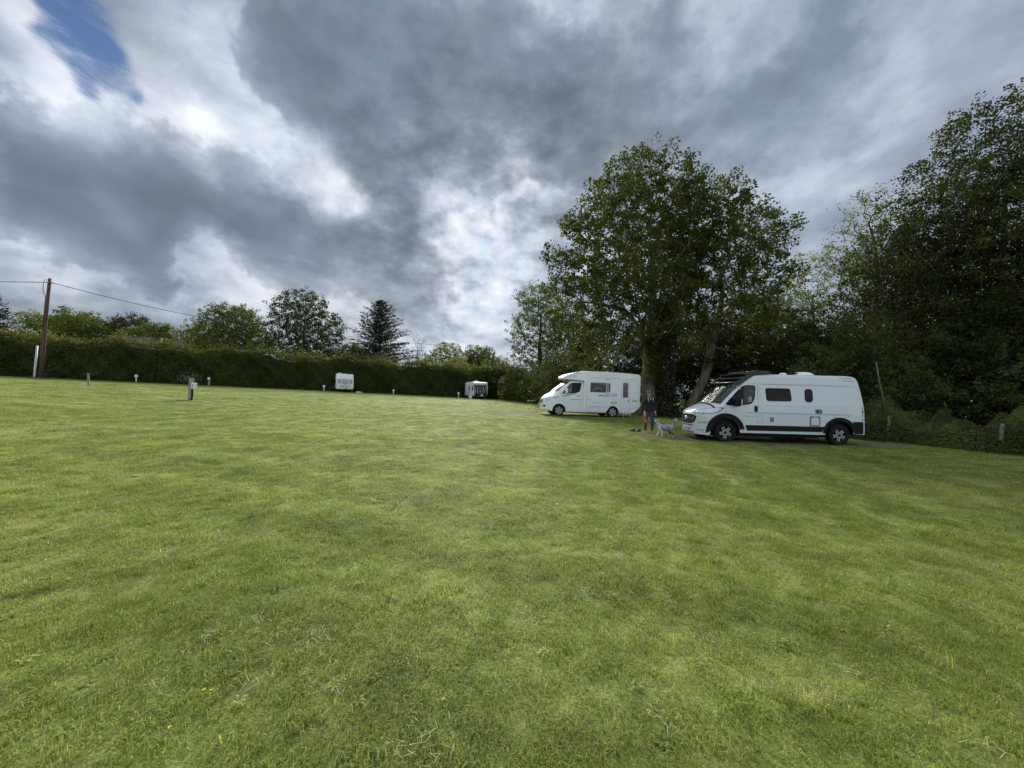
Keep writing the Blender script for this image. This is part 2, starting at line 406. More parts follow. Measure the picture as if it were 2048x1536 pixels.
# a flat rosette of broad weed leaves and a wisp of dry straw
V = []; F = []; T = []; wr = np.random.default_rng(8)
for i in range(9):
    b = wr.uniform(0, 6.28); dx, dy = math.cos(b), math.sin(b); L = wr.uniform(.03, .06); w = wr.uniform(.006, .010); k = len(V)
    V += [(0, 0, .004), (dx * L * .5 - dy * w, dy * L * .5 + dx * w, .018), (dx * L, dy * L, .010), (dx * L * .5 + dy * w, dy * L * .5 - dx * w, .018)]; F.append((k, k + 1, k + 2, k + 3)); T.append(.05)
me = bpy.data.meshes.new('tuft'); me.from_pydata(V, [], F); me.materials.append(m_blade); me.attributes.new('tint', 'FLOAT', 'FACE').data.foreach_set('value', T); tcol.objects.link(bpy.data.objects.new('tuft_weed', me))
V = []; F = []; T = []
m_straw = mat('dry_straw', (.42, .37, .22), .8)
for i in range(10):
    x, y = wr.normal() * .05, wr.normal() * .05; b = wr.uniform(0, 6.28); dx, dy = math.cos(b), math.sin(b); L = wr.uniform(.03, .075); k = len(V); z0, z1 = wr.uniform(.02, .04), wr.uniform(.015, .045)
    V += [(x - dy * .0012, y + dx * .0012, z0), (x + dy * .0012, y - dx * .0012, z0), (x + dx * L, y + dy * L, z1)]; F.append((k, k + 1, k + 2))
me = bpy.data.meshes.new('tuft'); me.from_pydata(V, [], F); me.materials.append(m_straw); tcol.objects.link(bpy.data.objects.new('tuft_straw', me))

def in_worn(X, Y, k=1.0):
    ok = np.zeros(X.shape, bool)
    for (x, y, rx, ry, rot) in WORN:
        dx, dy = X - x, Y - y; c, s = math.cos(-rot), math.sin(-rot)
        u, v = (dx * c - dy * s) / rx, (dx * s + dy * c) / ry
        ok |= (u * u + v * v) < k
    return ok
rg = np.random.default_rng(11)
pts = []; scl = []
for (r0, r1, dens, sc0) in [(1.0, 4.5, 230, 1.0), (4.5, 8, 120, 1.25), (8, 13, 60, 1.6), (13, 21, 26, 2.2), (21, 34, 9, 3.2), (34, 52, 3.6, 4.6)]:
    A = 1.02 * (r1 * r1 - r0 * r0) * 1.0
    n = int(A * dens)
    r = np.sqrt(rg.uniform(r0 * r0, r1 * r1, n)); th = rg.uniform(-1.02, 1.02, n)
    X, Y = r * np.sin(th), r * np.cos(th)
    keep = ~in_worn(X, Y, .85) | (rg.uniform(size=n) < .06)
    cl = np.sin(X * 9 + 2.1 * np.sin(Y * 7)) * np.sin(Y * 8 + 1.7 * np.sin(X * 6.3)); keep &= (cl < .55) | (rg.uniform(size=n) < .55)
    keep &= ~((X > 13.5) & (Y > 16.5 - .2 * (X - 13.5)))
    X, Y = X[keep], Y[keep]
    pts.append(np.stack([X, Y, groundv(X, Y) + lump(X, Y)], -1)); scl.append(np.full(len(X), sc0) * rg.uniform(.7, 1.25, len(X)))
pts = np.concatenate(pts); scl = np.concatenate(scl)
me = bpy.data.meshes.new('grass'); me.vertices.add(len(pts)); me.vertices.foreach_set('co', pts.astype(np.float32).ravel())
me.attributes.new('sc', 'FLOAT', 'POINT').data.foreach_set('value', scl.astype(np.float32))
me.attributes.new('sz', 'FLOAT', 'POINT').data.foreach_set('value', (np.minimum(scl, 1.0) * rg.uniform(.7, 1.1, len(scl))).astype(np.float32))
me.attributes.new('rz', 'FLOAT', 'POINT').data.foreach_set('value', rg.uniform(0, 6.28, len(pts)).astype(np.float32))
me.attributes.new('ix', 'INT', 'POINT').data.foreach_set('value', rg.choice(7, len(pts), p=[.225, .225, .225, .225, .035, .035, .03]).astype(np.int32))
go = link_mesh('grass', me, kind='stuff', label='short mown grass blades covering the field')
ng = bpy.data.node_groups.new('grass', 'GeometryNodeTree')
ng.interface.new_socket('Geometry', in_out='INPUT', socket_type='NodeSocketGeometry')
ng.interface.new_socket('Geometry', in_out='OUTPUT', socket_type='NodeSocketGeometry')
gi = ng.nodes.new('NodeGroupInput'); gout = ng.nodes.new('NodeGroupOutput')
ci = ng.nodes.new('GeometryNodeCollectionInfo'); ci.inputs[0].default_value = tcol; ci.inputs[1].default_value = True; ci.inputs[2].default_value = True
iop = ng.nodes.new('GeometryNodeInstanceOnPoints')
def natt(nm, ty):
    a = ng.nodes.new('GeometryNodeInputNamedAttribute'); a.data_type = ty; a.inputs[0].default_value = nm
    return a.outputs[0]
cx = ng.nodes.new('ShaderNodeCombineXYZ'); ng.links.new(natt('rz', 'FLOAT'), cx.inputs[2])
ng.links.new(gi.outputs[0], iop.inputs['Points']); ng.links.new(ci.outputs[0], iop.inputs['Instance'])
iop.inputs['Pick Instance'].default_value = True
ng.links.new(natt('ix', 'INT'), iop.inputs['Instance Index']); ng.links.new(cx.outputs[0], iop.inputs['Rotation']); cs_ = ng.nodes.new('ShaderNodeCombineXYZ'); sa = natt('sc', 'FLOAT'); sz = natt('sz', 'FLOAT')
ng.links.new(sa, cs_.inputs[0]); ng.links.new(sa, cs_.inputs[1]); ng.links.new(sz, cs_.inputs[2]); ng.links.new(cs_.outputs[0], iop.inputs['Scale'])
ng.links.new(iop.outputs[0], gout.inputs[0])
md = go.modifiers.new('grass', 'NODES'); md.node_group = ng

# ================================================================== VEGETATION
def leaf_mat(name, c0, c1, c2, trans=.35, rough=.6, spec=.12):
    m_ = bpy.data.materials.new(name); m_.use_nodes = True
    nt = m_.node_tree; g = G(nt); bs = nt.nodes['Principled BSDF']
    at = g.n('ShaderNodeAttribute', attribute_name='tint')
    pos = g.n('ShaderNodeNewGeometry').outputs['Position']
    f = g.m('MULTIPLY_ADD', at.outputs['Fac'], .62, g.m('MULTIPLY', g.noise(pos, .55, 3, .5), .38))
    col = g.ramp(f, [(.12, c0), (.5, c1), (.88, c2)])
    nt.links.new(col, bs.inputs['Base Color']); bs.inputs['Roughness'].default_value = rough; bs.inputs['Specular IOR Level'].default_value = spec
    tr = g.n('ShaderNodeBsdfTranslucent'); nt.links.new(g.v('MULTIPLY', col, (1.35, 1.35, .7)), tr.inputs[0])
    ms = g.n('ShaderNodeMixShader'); ms.inputs[0].default_value = trans
    nt.links.new(bs.outputs[0], ms.inputs[1]); nt.links.new(tr.outputs[0], ms.inputs[2]); nt.links.new(ms.outputs[0], nt.nodes['Material Output'].inputs[0])
    return m_
def bark_mat(name, c0, c1, sc=6):
    m_ = bpy.data.materials.new(name); m_.use_nodes = True
    nt = m_.node_tree; g = G(nt); bs = nt.nodes['Principled BSDF']
    pos = g.n('ShaderNodeNewGeometry').outputs['Position']
    n1 = g.noise(g.map(pos, scale=(1, 1, .22)), sc, 6, .65); n2 = g.noise(pos, 1.2, 4, .6)
    c = g.mix(g.sm(n1, .32, .66), c0, c1); c = g.mix(g.m('MULTIPLY', g.sm(n2, .5, .75), .5), c, (.075, .085, .04))
    nt.links.new(c, bs.inputs['Base Color']); bs.inputs['Roughness'].default_value = .9; bs.inputs['Specular IOR Level'].default_value = .15
    bp = g.n('ShaderNodeBump'); bp.inputs['Strength'].default_value = .9; bp.inputs['Distance'].default_value = .06
    nt.links.new(n1, bp.inputs['Height']); nt.links.new(bp.outputs[0], bs.inputs['Normal'])
    return m_
LM = dict(
    oak=leaf_mat('oak_leaf', (.024, .036, .007), (.054, .074, .013), (.135, .155, .030), .34),
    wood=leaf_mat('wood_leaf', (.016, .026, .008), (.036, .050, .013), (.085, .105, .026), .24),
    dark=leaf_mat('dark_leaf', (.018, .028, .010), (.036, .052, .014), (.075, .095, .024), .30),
    mid=leaf_mat('mid_leaf', (.040, .060, .014), (.080, .108, .022), (.150, .175, .040), .42),
    pale=leaf_mat('pale_leaf', (.060, .085, .030), (.110, .140, .045), (.200, .225, .080), .45),
    conifer=leaf_mat('conifer_needle', (.014, .022, .012), (.028, .038, .020), (.060, .072, .035), .12),
    hedge=leaf_mat('hedge_leaf', (.034, .052, .014), (.072, .100, .024), (.145, .175, .045), .34),
    top=leaf_mat('hedge_top_leaf', (.050, .060, .018), (.105, .115, .032), (.190, .185, .060), .40),
    ivy=leaf_mat('ivy_leaf', (.014, .020, .008), (.030, .040, .014), (.085, .095, .050), .12, .35, .5),
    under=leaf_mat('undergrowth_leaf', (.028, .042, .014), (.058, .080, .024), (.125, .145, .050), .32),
    white=leaf_mat('blossom_leaf', (.10, .13, .07), (.24, .28, .18), (.55, .58, .50), .3))
BK = dict(oak=bark_mat('oak_bark', (.085, .072, .055), (.25, .225, .18)), grey=bark_mat('grey_bark', (.07, .062, .05), (.17, .155, .13)),
          dark=bark_mat('dark_bark', (.025, .022, .018), (.075, .066, .052)))

def quads_mesh(name, C, size, rng, mat_, nbias=(0, 0, .35), aspect=.62, tint=None, dirv=None, parent=None, extra=None, **kw):
    """leaf-sized faces: centres C (n,3), lengths size (n,)"""
    n = len(C)
    nv = rng.normal(size=(n, 3)) + np.array(nbias)
    nv /= np.linalg.norm(nv, axis=1, keepdims=True)
    t = rng.normal(size=(n, 3)) if dirv is None else dirv + rng.normal(size=(n, 3)) * .25
    a = t - (t * nv).sum(1, keepdims=True) * nv
    a /= np.linalg.norm(a, axis=1, keepdims=True) + 1e-9
    b = np.cross(nv, a)
    L = (size * .5)[:, None]; W = L * aspect
    V = np.empty((n, 4, 3), np.float32)
    V[:, 0] = C - a * L; V[:, 1] = C + b * W - a * L * .1 + nv * L * .18; V[:, 2] = C + a * L; V[:, 3] = C - b * W - a * L * .1 + nv * L * .18
    me = bpy.data.meshes.new(name)
    me.vertices.add(4 * n); me.vertices.foreach_set('co', V.ravel())
    me.loops.add(4 * n); me.loops.foreach_set('vertex_index', np.arange(4 * n, dtype=np.int32))
    me.polygons.add(n); me.polygons.foreach_set('loop_start', np.arange(0, 4 * n, 4, dtype=np.int32))
    me.materials.append(mat_)
    if tint is None: tint = rng.uniform(size=n)
    me.attributes.new('tint', 'FLOAT', 'FACE').data.foreach_set('value', np.clip(tint, 0, 1).astype(np.float32))
    me.update()
    return link_mesh(name, me, parent, **kw)

def paths_mesh(name, P, par, rad, mat_, parent=None, minr=0.0, **kw):
    """tapered tubes along a branching skeleton (each chain one tube)"""
    n = len(P); kids = [[] for _ in range(n)]
    for i in range(1, n): kids[par[i]].append(i)
    V = []; F = []
    starts = [(0, None)]
    while starts:
        i, pre = starts.pop()
        chain = [] if pre is None else [pre]
        k = i
        while True:
            chain.append(k)
            ch = kids[k]
            if not ch: break
            ch = sorted(ch, key=lambda c: -rad[c])
            for c in ch[1:]: starts.append((c, k))
            k = ch[0]
        r_of = [rad[c] for c in chain]
        if pre is not None: r_of[0] = rad[chain[1]]
        if max(r_of) < minr: continue
        ns = 10 if r_of[0] > .25 else 7 if r_of[0] > .1 else 4 if r_of[0] > .035 else 3
        ref = np.array([1., 0, 0]); base = len(V)
        for q_, c in enumerate(chain):
            a_ = P[chain[max(q_ - 1, 0)]]; b_ = P[chain[min(q_ + 1, len(chain) - 1)]]
            t = b_ - a_; t = t / (np.linalg.norm(t) + 1e-9)
            u = ref - t * ref.dot(t)
            if np.linalg.norm(u) < 1e-3: u = np.array([0, 1., 0]) - t * t[1]
            u /= np.linalg.norm(u); w = np.cross(t, u); ref = u
            r_ = max(r_of[q_], .006)
            for s in range(ns):
                an = 2 * math.pi * s / ns
                rr = r_ * (1 + (.10 * math.sin(3 * an + c) if ns == 10 else 0))
                V.append(P[c] + (u * math.cos(an) + w * math.sin(an)) * rr)
        for q_ in range(len(chain) - 1):
            for s in range(ns):
                F.append((base + q_ * ns + s, base + q_ * ns + (s + 1) % ns, base + (q_ + 1) * ns + (s + 1) % ns, base + (q_ + 1) * ns + s))
    return mk(name, V, F, mat_, parent, smooth=True, **kw)

def grow(rng, trunk, targets, step=.7, up=.35, r_tip=.014, r_trunk=.4, pexp=2.2):
    """trunk: list of points; each target is reached by a limb from the nearest sensible node"""
    P = [np.array(p, float) for p in trunk]; par = [-1] + list(range(len(trunk) - 1))
    low = max(1, int(len(trunk) * .45))
    top = P[-1]
    order = np.argsort([np.linalg.norm(t - P[low]) for t in targets])
    ok = [False] * low + [True] * (len(trunk) - low)
    dist0 = [0.0]
    for i in range(1, len(P)): dist0.append(dist0[-1] + np.linalg.norm(P[i] - P[par[i]]))
    ends = []
    for ti in order:
        t = targets[ti]
        A = np.array(P); d = np.linalg.norm(A - t, axis=1)
        cost = d + .55 * np.array(dist0) * .35 + np.maximum(0, A[:, 2] - t[2]) * .9
        cost[[i for i, o in enumerate(ok) if not o]] = 1e9
        k = int(np.argmin(cost)); L = d[k]
        ns = max(1, int(round(L / step)))
        p0 = A[k]; dirn = (t - p0)
        c1 = p0 + dirn * .45 + np.array([0, 0, up * L * .3]) + rng.normal(size=3) * L * .09
        prev = k
        for s in range(1, ns + 1):
            f = s / ns
            p = (1 - f) ** 2 * p0 + 2 * f * (1 - f) * c1 + f * f * t
            if s < ns: p = p + rng.normal(size=3) * step * .10
            P.append(p); par.append(prev); ok.append(True)
            dist0.append(dist0[prev] + np.linalg.norm(p - P[prev])); prev = len(P) - 1
        ends.append(prev)
    n = len(P); area = np.zeros(n); kid = np.zeros(n, int)
    for i in range(1, n): kid[par[i]] += 1
    for i in range(n - 1, -1, -1):
        if kid[i] == 0: area[i] = r_tip ** pexp
        if i: area[par[i]] += area[i]
    rad = area ** (1 / pexp)
    k = r_trunk / rad[0]
    if k > 0:
        w = np.clip(rad / rad[0], 0, 1); rad = rad * (1 + (k - 1) * w ** .5)
    return P, par, rad, ends

def sample_crown(rng, ells, n, spacing, shell=.42, floor=None):
    w = np.array([max(e[3] * e[4], .1) * e[5] ** .5 for e in ells]); w /= w.sum()
    out = []; tries = 0
    while len(out) < n and tries < n * 30:
        tries += 1
        e = ells[rng.choice(len(ells), p=w)]
        v = rng.normal(size=3); v /= np.linalg.norm(v)
        r = rng.uniform() ** shell
        p = np.array(e[:3]) + v * np.array(e[3:]) * r
        if floor is not None and p[2] < floor: continue
        if out and np.min(((np.array(out) - p) ** 2).sum(1)) < spacing ** 2: continue
        out.append(p)
    return out

def tree(name, x, y, H, ells, label, n=260, per=60, cr=.75, ls=.16, leaf='mid', bark='grey', r_trunk=.3, trunk_top=.5, lean=(0, 0), seed=1,
         spacing=None, shell=.42, group=None, cat='tree', fl=.75, step=.8, up=.35, minr=.0, loc_z=None, bend=None, tscale=.5, sparse=0.0, droop=0.0):
    """ells: crown lobes (dx, dy, z, rx, ry, rz) in fractions of H"""
    rng = np.random.default_rng(seed)
    z0 = ground(x, y) if loc_z is None else loc_z
    root = empty(name, (x, y, z0), label=label, cat=cat, group=group)
    E_ = [tuple(np.array(e) * H) for e in ells]
    tg = sample_crown(rng, E_, n, spacing or cr * .72, shell)
    nt_ = 9; tp = []
    for i in range(nt_):
        f = i / (nt_ - 1)
        b = bend(f) if bend else (0, 0)
        wob = rng.normal(size=2) * H * .006 * (1 if i else 0)
        tp.append((lean[0] * f * H + b[0] + wob[0], lean[1] * f * H + b[1] + wob[1], f * trunk_top * H - (.15 if i == 0 else 0)))
    P, par, rad, ends = grow(rng, tp, tg, step=step, up=up, r_trunk=r_trunk)
    rad[0] *= 1.35; rad[1] *= 1.03
    paths_mesh('trunk', P, par, rad, BK[bark], root, minr=minr)
    C = []; T = []
    for i, t in enumerate(tg):
        if rng.uniform() < sparse: m_ = max(3, int(per * .12))
        else: m_ = int(per * rng.uniform(.55, 1.4))
        s = cr * rng.uniform(.7, 1.25)
        k_ = max(2, m_ // 11)                                   # sprays of leaves within the clump
        u_ = rng.normal(size=(k_, 3)); u_ /= np.linalg.norm(u_, axis=1, keepdims=True)
        u_ *= (rng.uniform(.15, 1, size=(k_, 1)) ** .6) * s * .92
        w_ = rng.normal(size=(m_, 3)); w_ *= np.minimum(1, 1.5 / np.linalg.norm(w_, axis=1, keepdims=True))
        v = (u_[rng.integers(k_, size=m_)] + w_ * (.15 * s + .30 * ls)) * np.array([1, 1, fl])
        v[:, 2] -= droop * np.abs(v[:, 0])
        C.append(t + v); T.append(np.full(m_, rng.uniform(.12, .88)) * tscale + rng.uniform(size=m_) * (1 - tscale))
    # a few leaves along the thinner limbs
    thin = [i for i in range(len(P)) if rad[i] < .07 and i > nt_]
    if thin and sparse < .5:
        pk = rng.choice(thin, min(len(thin) * 3, n * 4)); A = np.array(P)[pk]
        C.append(A + rng.normal(size=A.shape) * .22 * cr); T.append(rng.uniform(size=len(pk)))
    C = np.concatenate(C); T = np.concatenate(T)
    C[:, 2] = np.maximum(C[:, 2], .15)
    quads_mesh('crown', C.astype(np.float32), ls * rng.uniform(.6, 1.35, len(C)), rng, LM[leaf], tint=T, parent=root)
    return root

# ---- the big oaks behind the motorhome
tree('oak_tree', 10.0, 28.3, 20.3, [(-.02, 0, .81, .21, .18, .15), (-.15, -.04, .64, .18, .20, .15), (.06, .02, .68, .19, .20, .17), (-.12, -.12, .45, .21, .17, .11), (-.02, .05, .54, .24, .2, .12), (-.17, -.03, .31, .14, .15, .10), (-.27, 0, .56, .11, .12, .09), (-.29, 0, .40, .10, .11, .08), (.03, -.05, .36, .16, .14, .12), (-.22, .02, .22, .08, .12, .08)],
     'tall spreading oak with pale ivied trunk just behind the motorhome', n=600, per=108, cr=.88, ls=.205, leaf='oak', bark='oak', r_trunk=.50, trunk_top=.52,
     lean=(.02, 0), seed=5, shell=.38, step=.9, up=.28, group='oaks behind the vehicles', tscale=.5, spacing=1.08)
tree('oak_tree', 13.3, 29.0, 19.6, [(.10, 0, .68, .22, .2, .19), (.05, 0, .81, .17, .14, .12), (.25, 0, .58, .15, .16, .13), (.27, .0, .73, .12, .12, .08), (.17, -.05, .38, .17, .14, .10), (.02, -.02, .46, .12, .14, .1), (.28, -.05, .32, .13, .12, .09), (.10, .05, .24, .16, .12, .06)],
     'oak with bare pale trunk leaning over beside the van windscreen', n=480, per=106, cr=.88, ls=.205, leaf='oak', bark='oak', r_trunk=.34, trunk_top=.55, lean=(.0, 0),
     seed=8, shell=.38, step=.9, group='oaks behind the vehicles', bend=lambda f: (1.5 * math.sin(min(f * 3.6, 1.57)) - 0.2 + f * 1.2, 0), tscale=.5, spacing=1.08)

# ---- ivy up the second stem and the foot of the oak
rg = np.random.default_rng(21)
ivy = empty('ivy_column', (11.15, 28.0, ground(11, 28)), label='dark glossy ivy smothering the stem between the two oak trunks', cat='ivy')
bm = bmesh.new(); tube(bm, [(0, 0, -.1), (.05, 0, 3), (-.1, .1, 6), (.2, .3, 9)], [.42, .34, .27, .15], 9); bmk('stem', bm, BK['dark'], ivy, smooth=True)
nI = 15000; zz = rg.uniform(0, 8.5, nI); an = rg.uniform(0, 6.28, nI); rr = (.62 + .25 * np.sin(zz * 1.7) * np.cos(an * 2)) * rg.uniform(.75, 1.25, nI) * (1 + .5 * (zz < 1))
C = np.stack([rr * np.cos(an), rr * np.sin(an), zz], -1)
quads_mesh('foliage', C, rg.uniform(.07, .14, nI), rg, LM['ivy'], nbias=(0, -.6, .3), parent=ivy, aspect=.9)
ivt = empty('ivy_patch', (10.05, 27.75, ground(10, 27.7)), label='yellowish ivy clump clinging halfway up the pale oak trunk', cat='ivy')
nI = 3600; C = rg.normal(size=(nI, 3)) * np.array([.36, .34, .75]) + np.array([.18, 0, 4.0]); k = rg.uniform(size=nI) < .3
C[k] = rg.normal(size=(k.sum(), 3)) * np.array([.3, .3, .35]) + np.array([-.25, 0, 5.6])
quads_mesh('foliage', C, rg.uniform(.08, .17, nI), rg, LM['oak'], nbias=(0, -.6, .3), parent=ivt, aspect=.85)

def shrub(x, y, H, R, label, leaf='under', seed=0, n=None, ls=.12, name='shrub', per=75, cr=.6, group=None, ry=None, base=.0, cat='shrub', top=.75, r_trunk=None, sparse=0, minr=.02):
    ry = ry or R
    h = H
    n = n or int(20 + R * ry * H * 2.6)
    return tree(name, x, y, 1.0, [(0, 0, h * .34, R, ry, h * .40), (R * .2, 0, h * .62, R * .72, ry * .7, h * .40), (-R * .35, 0, h * .5, R * .55, ry * .6, h * .36)], label, n=n, per=per, cr=cr, ls=ls, leaf=leaf,
                bark='dark', r_trunk=r_trunk or .03 + H * .012, trunk_top=h * .6, seed=seed, shell=.38, group=group, cat=cat, minr=minr, step=.8, sparse=sparse)
# ---- wood on the right
GW = 'trees of the right-hand wood'
tree('tree', 27.3, 35.0, 15.8, [(0, 0, .74, .20, .2, .22), (-.10, 0, .52, .20, .2, .2), (.12, 0, .5, .2, .2, .2)], 'light airy tree showing between the oak and the dark wood', n=230, per=46, cr=.9, ls=.17, leaf='pale', r_trunk=.2, seed=31, group=GW, trunk_top=.7)
tree('tree', 24.0, 36.0, 13.6, [(0, 0, .72, .2, .2, .2), (0, 0, .45, .28, .25, .25)], 'lower airy tree tucked beside the right flank of the oak', n=200, per=52, cr=.9, ls=.17, leaf='mid', r_trunk=.2, seed=32, group=GW, trunk_top=.6)
tree('tree', 24.6, 26.0, 17.0, [(-.02, 0, .74, .17, .15, .22), (-.10, 0, .66, .12, .1, .14), (.10, 0, .60, .14, .14, .2)], 'thin-leaved tree with bare twigs showing against the sky', n=330, per=15, cr=.75, ls=.15, leaf='pale', r_trunk=.2, seed=33, group=GW, trunk_top=.75, sparse=.45, step=.5, up=.1)
tree('tree', 26.2, 23.6, 17.6, [(0, 0, .72, .19, .17, .25), (-.10, 0, .50, .22, .2, .25), (.10, 0, .50, .22, .2, .25), (0, -.02, .3, .25, .2, .18)], 'tall ash with feathery top rising behind the fence', n=560, per=84, cr=.8, ls=.155, leaf='wood', r_trunk=.24, seed=34, group=GW, trunk_top=.75)
tree('tree', 26.4, 20.4, 19.4, [(0, 0, .74, .17, .17, .24), (-.06, -.02, .52, .22, .2, .25), (.10, 0, .5, .22, .2, .25), (-.03, -.04, .27, .24, .2, .18)], 'tallest dense tree of the wood at the edge of the frame', n=640, per=100, cr=.8, ls=.15, leaf='wood', r_trunk=.28, seed=35, group=GW, trunk_top=.75)
tree('tree', 31.0, 18.0, 22.5, [(0, 0, .72, .2, .2, .26), (-.06, 0, .45, .24, .24, .28), (0, 0, .2, .2, .2, .15)], 'dense tree half outside the frame beyond the wire fence', n=420, per=74, cr=.95, ls=.17, leaf='dark', r_trunk=.3, seed=36, group=GW, trunk_top=.75)
tree('tree', 29.5, 29.0, 16.5, [(0, 0, .66, .24, .2, .28), (0, 0, .36, .28, .24, .28)], 'dark tree deep in the wood behind the thin-leaved one', n=320, per=64, cr=1.0, ls=.19, leaf='dark', r_trunk=.28, seed=37, group=GW, trunk_top=.7)
# understorey
US = 'dark understorey shrubs along the wood'
for i, (x, y, H, R, lf, lb) in enumerate([
    (15.3, 19.6, 2.2, 1.5, 'dark', 'low dark shrub right behind the van roof front'),
    (17.6, 21.0, 5.6, 2.4, 'under', 'shrub arching behind the rear half of the van'),
    (20.5, 21.5, 7.4, 2.9, 'under', 'tall shrub behind the van rear corner'),
    (19.0, 18.2, 4.2, 2.0, 'under', 'leafy shrub just beyond the first fence post'),
    (23.0, 18.6, 7.0, 3.0, 'dark', 'dark elder shrub between the two fence posts'),
    (21.5, 15.9, 3.9, 1.9, 'under', 'shrub leaning over the fence midway'),
    (24.8, 15.6, 6.2, 2.8, 'dark', 'dark tall shrub behind the second fence post'),
    (23.0, 12.6, 4.6, 2.2, 'under', 'shrub at the edge of the frame beside the fence end'),
    (26.5, 12.0, 6.5, 2.8, 'dark', 'dark shrub mostly outside the frame'),
    (20.2, 26.5, 7.6, 3.2, 'dark', 'dark holly mass between oak and wood'),
    (23.5, 29.5, 9.0, 3.2, 'dark', 'dark evergreen mass far back beside the pale tree'),
    (17.0, 31.0, 9.6, 3.6, 'dark', 'shadowy shrub behind the leaning oak trunk'),
    (20.6, 33.0, 9.5, 3.2, 'oak', 'yellowish thicket below the oak right flank'),
    (12.6, 34.5, 9.4, 3.6, 'dark', 'shadowy shrub behind the ivy column'),
    (8.2, 36.0, 8.6, 3.4, 'dark', 'shadowy thicket behind the motorhome rear'),
    (15.6, 38.5, 11.0, 3.8, 'dark', 'tall shadowy thicket seen between the two oak trunks'),
    (33.0, 13.5, 8.5, 4.0, 'dark', 'dark thicket far back beyond the fence end'),
    (31.0, 22.0, 9.0, 4.2, 'dark', 'dark thicket deep in the wood behind the tallest tree'),
    (27.0, 27.5, 7.5, 3.6, 'dark', 'dark thicket behind the feathery ash'),
    (28.5, 17.5, 7.5, 3.4, 'dark', 'dark thicket under the tallest tree of the wood'),
    (4.6, 38.5, 6.6, 3.0, 'under', 'green thicket rising behind the motorhome roof'),
    (15.8, 25.5, 3.4, 2.2, 'dark', 'low dark shrub between leaning trunk and van'),
    (3.6, 47.0, 5.2, 2.7, 'under', 'mixed shrub behind the motorhome bonnet'),
    (1.0, 53.0, 5.4, 3.1, 'under', 'rounded shrub right of the hedge corner'),
    (-2.0, 61.0, 5.4, 3.0, 'dark', 'dark conifer-like shrub in the hedge corner'),
    (1.9, 60.5, 6.4, 2.8, 'dark', 'dark shrub under the tall loose tree'),
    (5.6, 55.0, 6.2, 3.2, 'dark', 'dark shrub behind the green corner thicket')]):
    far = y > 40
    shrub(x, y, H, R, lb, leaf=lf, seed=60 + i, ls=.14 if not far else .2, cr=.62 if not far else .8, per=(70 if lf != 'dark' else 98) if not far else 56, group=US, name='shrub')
tree('tree', 4.4, 63.0, 20.2, [(-.02, 0, .78, .19, .18, .19), (-.12, 0, .55, .14, .14, .16), (.08, 0, .56, .18, .16, .2), (-.05, 0, .40, .2, .15, .12)], 'tall loose grey-green tree left of the oak above the hedge corner', n=330, per=50, cr=1.1, ls=.24, leaf='mid', bark='dark', r_trunk=.38, seed=41, trunk_top=.7, spacing=.95)
tree('tree', 8.6, 56.0, 15.5, [(0, 0, .66, .26, .2, .28), (0, 0, .36, .26, .2, .22)], 'darker tree squeezed between the loose tree and the oak', n=240, per=52, cr=1.1, ls=.24, leaf='mid', bark='dark', r_trunk=.3, seed=42, trunk_top=.7)

# ---- trees beyond the hedge, left to right
GB = 'trees beyond the hedge'
R1 = [(0, 0, .66, .34, .34, .30), (-.16, 0, .52, .26, .26, .22), (.18, 0, .52, .26, .26, .22)]
tree('tree', -84.6, 70, 12.6, [(-.05, 0, .74, .36, .3, .22), (.2, 0, .64, .3, .3, .22), (-.2, 0, .45, .4, .3, .2)], 'airy low tree directly behind the utility pole', n=212, per=62, cr=1.1, ls=.28, leaf='pale', bark='dark', r_trunk=.2, seed=51, group=GB)
tree('tree', -76.0, 67, 12.2, [(0, 0, .70, .34, .3, .27), (.22, 0, .5, .28, .3, .25), (-.1, 0, .4, .4, .3, .2)], 'fuller rounded tree right of the utility pole', n=287, per=78, cr=1.1, ls=.27, leaf='mid', bark='dark', r_trunk=.2, seed=52, group=GB)
tree('tree', -72.6, 73, 12.6, [(0, 0, .62, .42, .3, .34), (.3, 0, .45, .36, .3, .28)], 'dark dome-shaped tree rising over the scaffolded house', n=325, per=83, cr=1.1, ls=.27, leaf='dark', bark='dark', r_trunk=.25, seed=53, group=GB)
tree('tree', -63.6, 68, 10.6, [(0, 0, .64, .42, .3, .30), (.3, 0, .5, .3, .3, .28), (-.2, 0, .45, .3, .3, .25)], 'mid green bushy tree behind the grey roof', n=287, per=81, cr=1.0, ls=.26, leaf='mid', bark='dark', r_trunk=.2, seed=54, group=GB)
tree('tree', -57.8, 70, 11.2, [(0, 0, .70, .26, .3, .24), (.1, 0, .48, .32, .3, .22)], 'loose small tree between the grey roof and the rounded yellow-green tree', n=162, per=59, cr=1.0, ls=.26, leaf='pale', bark='dark', r_trunk=.18, seed=55, group=GB)
tree('tree', -48.4, 66, 14.2, [(0, 0, .68, .37, .3, .28), (-.17, 0, .5, .28, .26, .24), (.22, 0, .48, .28, .26, .22), (0, 0, .35, .38, .3, .14)], 'rounded yellow-green maple beyond the hedge', n=412, per=70, cr=1.05, ls=.26, leaf='mid', bark='dark', r_trunk=.3, seed=56, group=GB, spacing=.95)
tree('tree', -37.2, 68, 17.6, [(-.04, 0, .76, .28, .26, .21), (-.16, 0, .56, .22, .2, .2), (.17, 0, .56, .24, .24, .22), (.0, 0, .40, .36, .28, .12)], 'tall dark sycamore with open crown beyond the hedge', n=412, per=56, cr=1.1, ls=.27, leaf='dark', bark='dark', r_trunk=.36, seed=57, group=GB, spacing=1.1, trunk_top=.7)
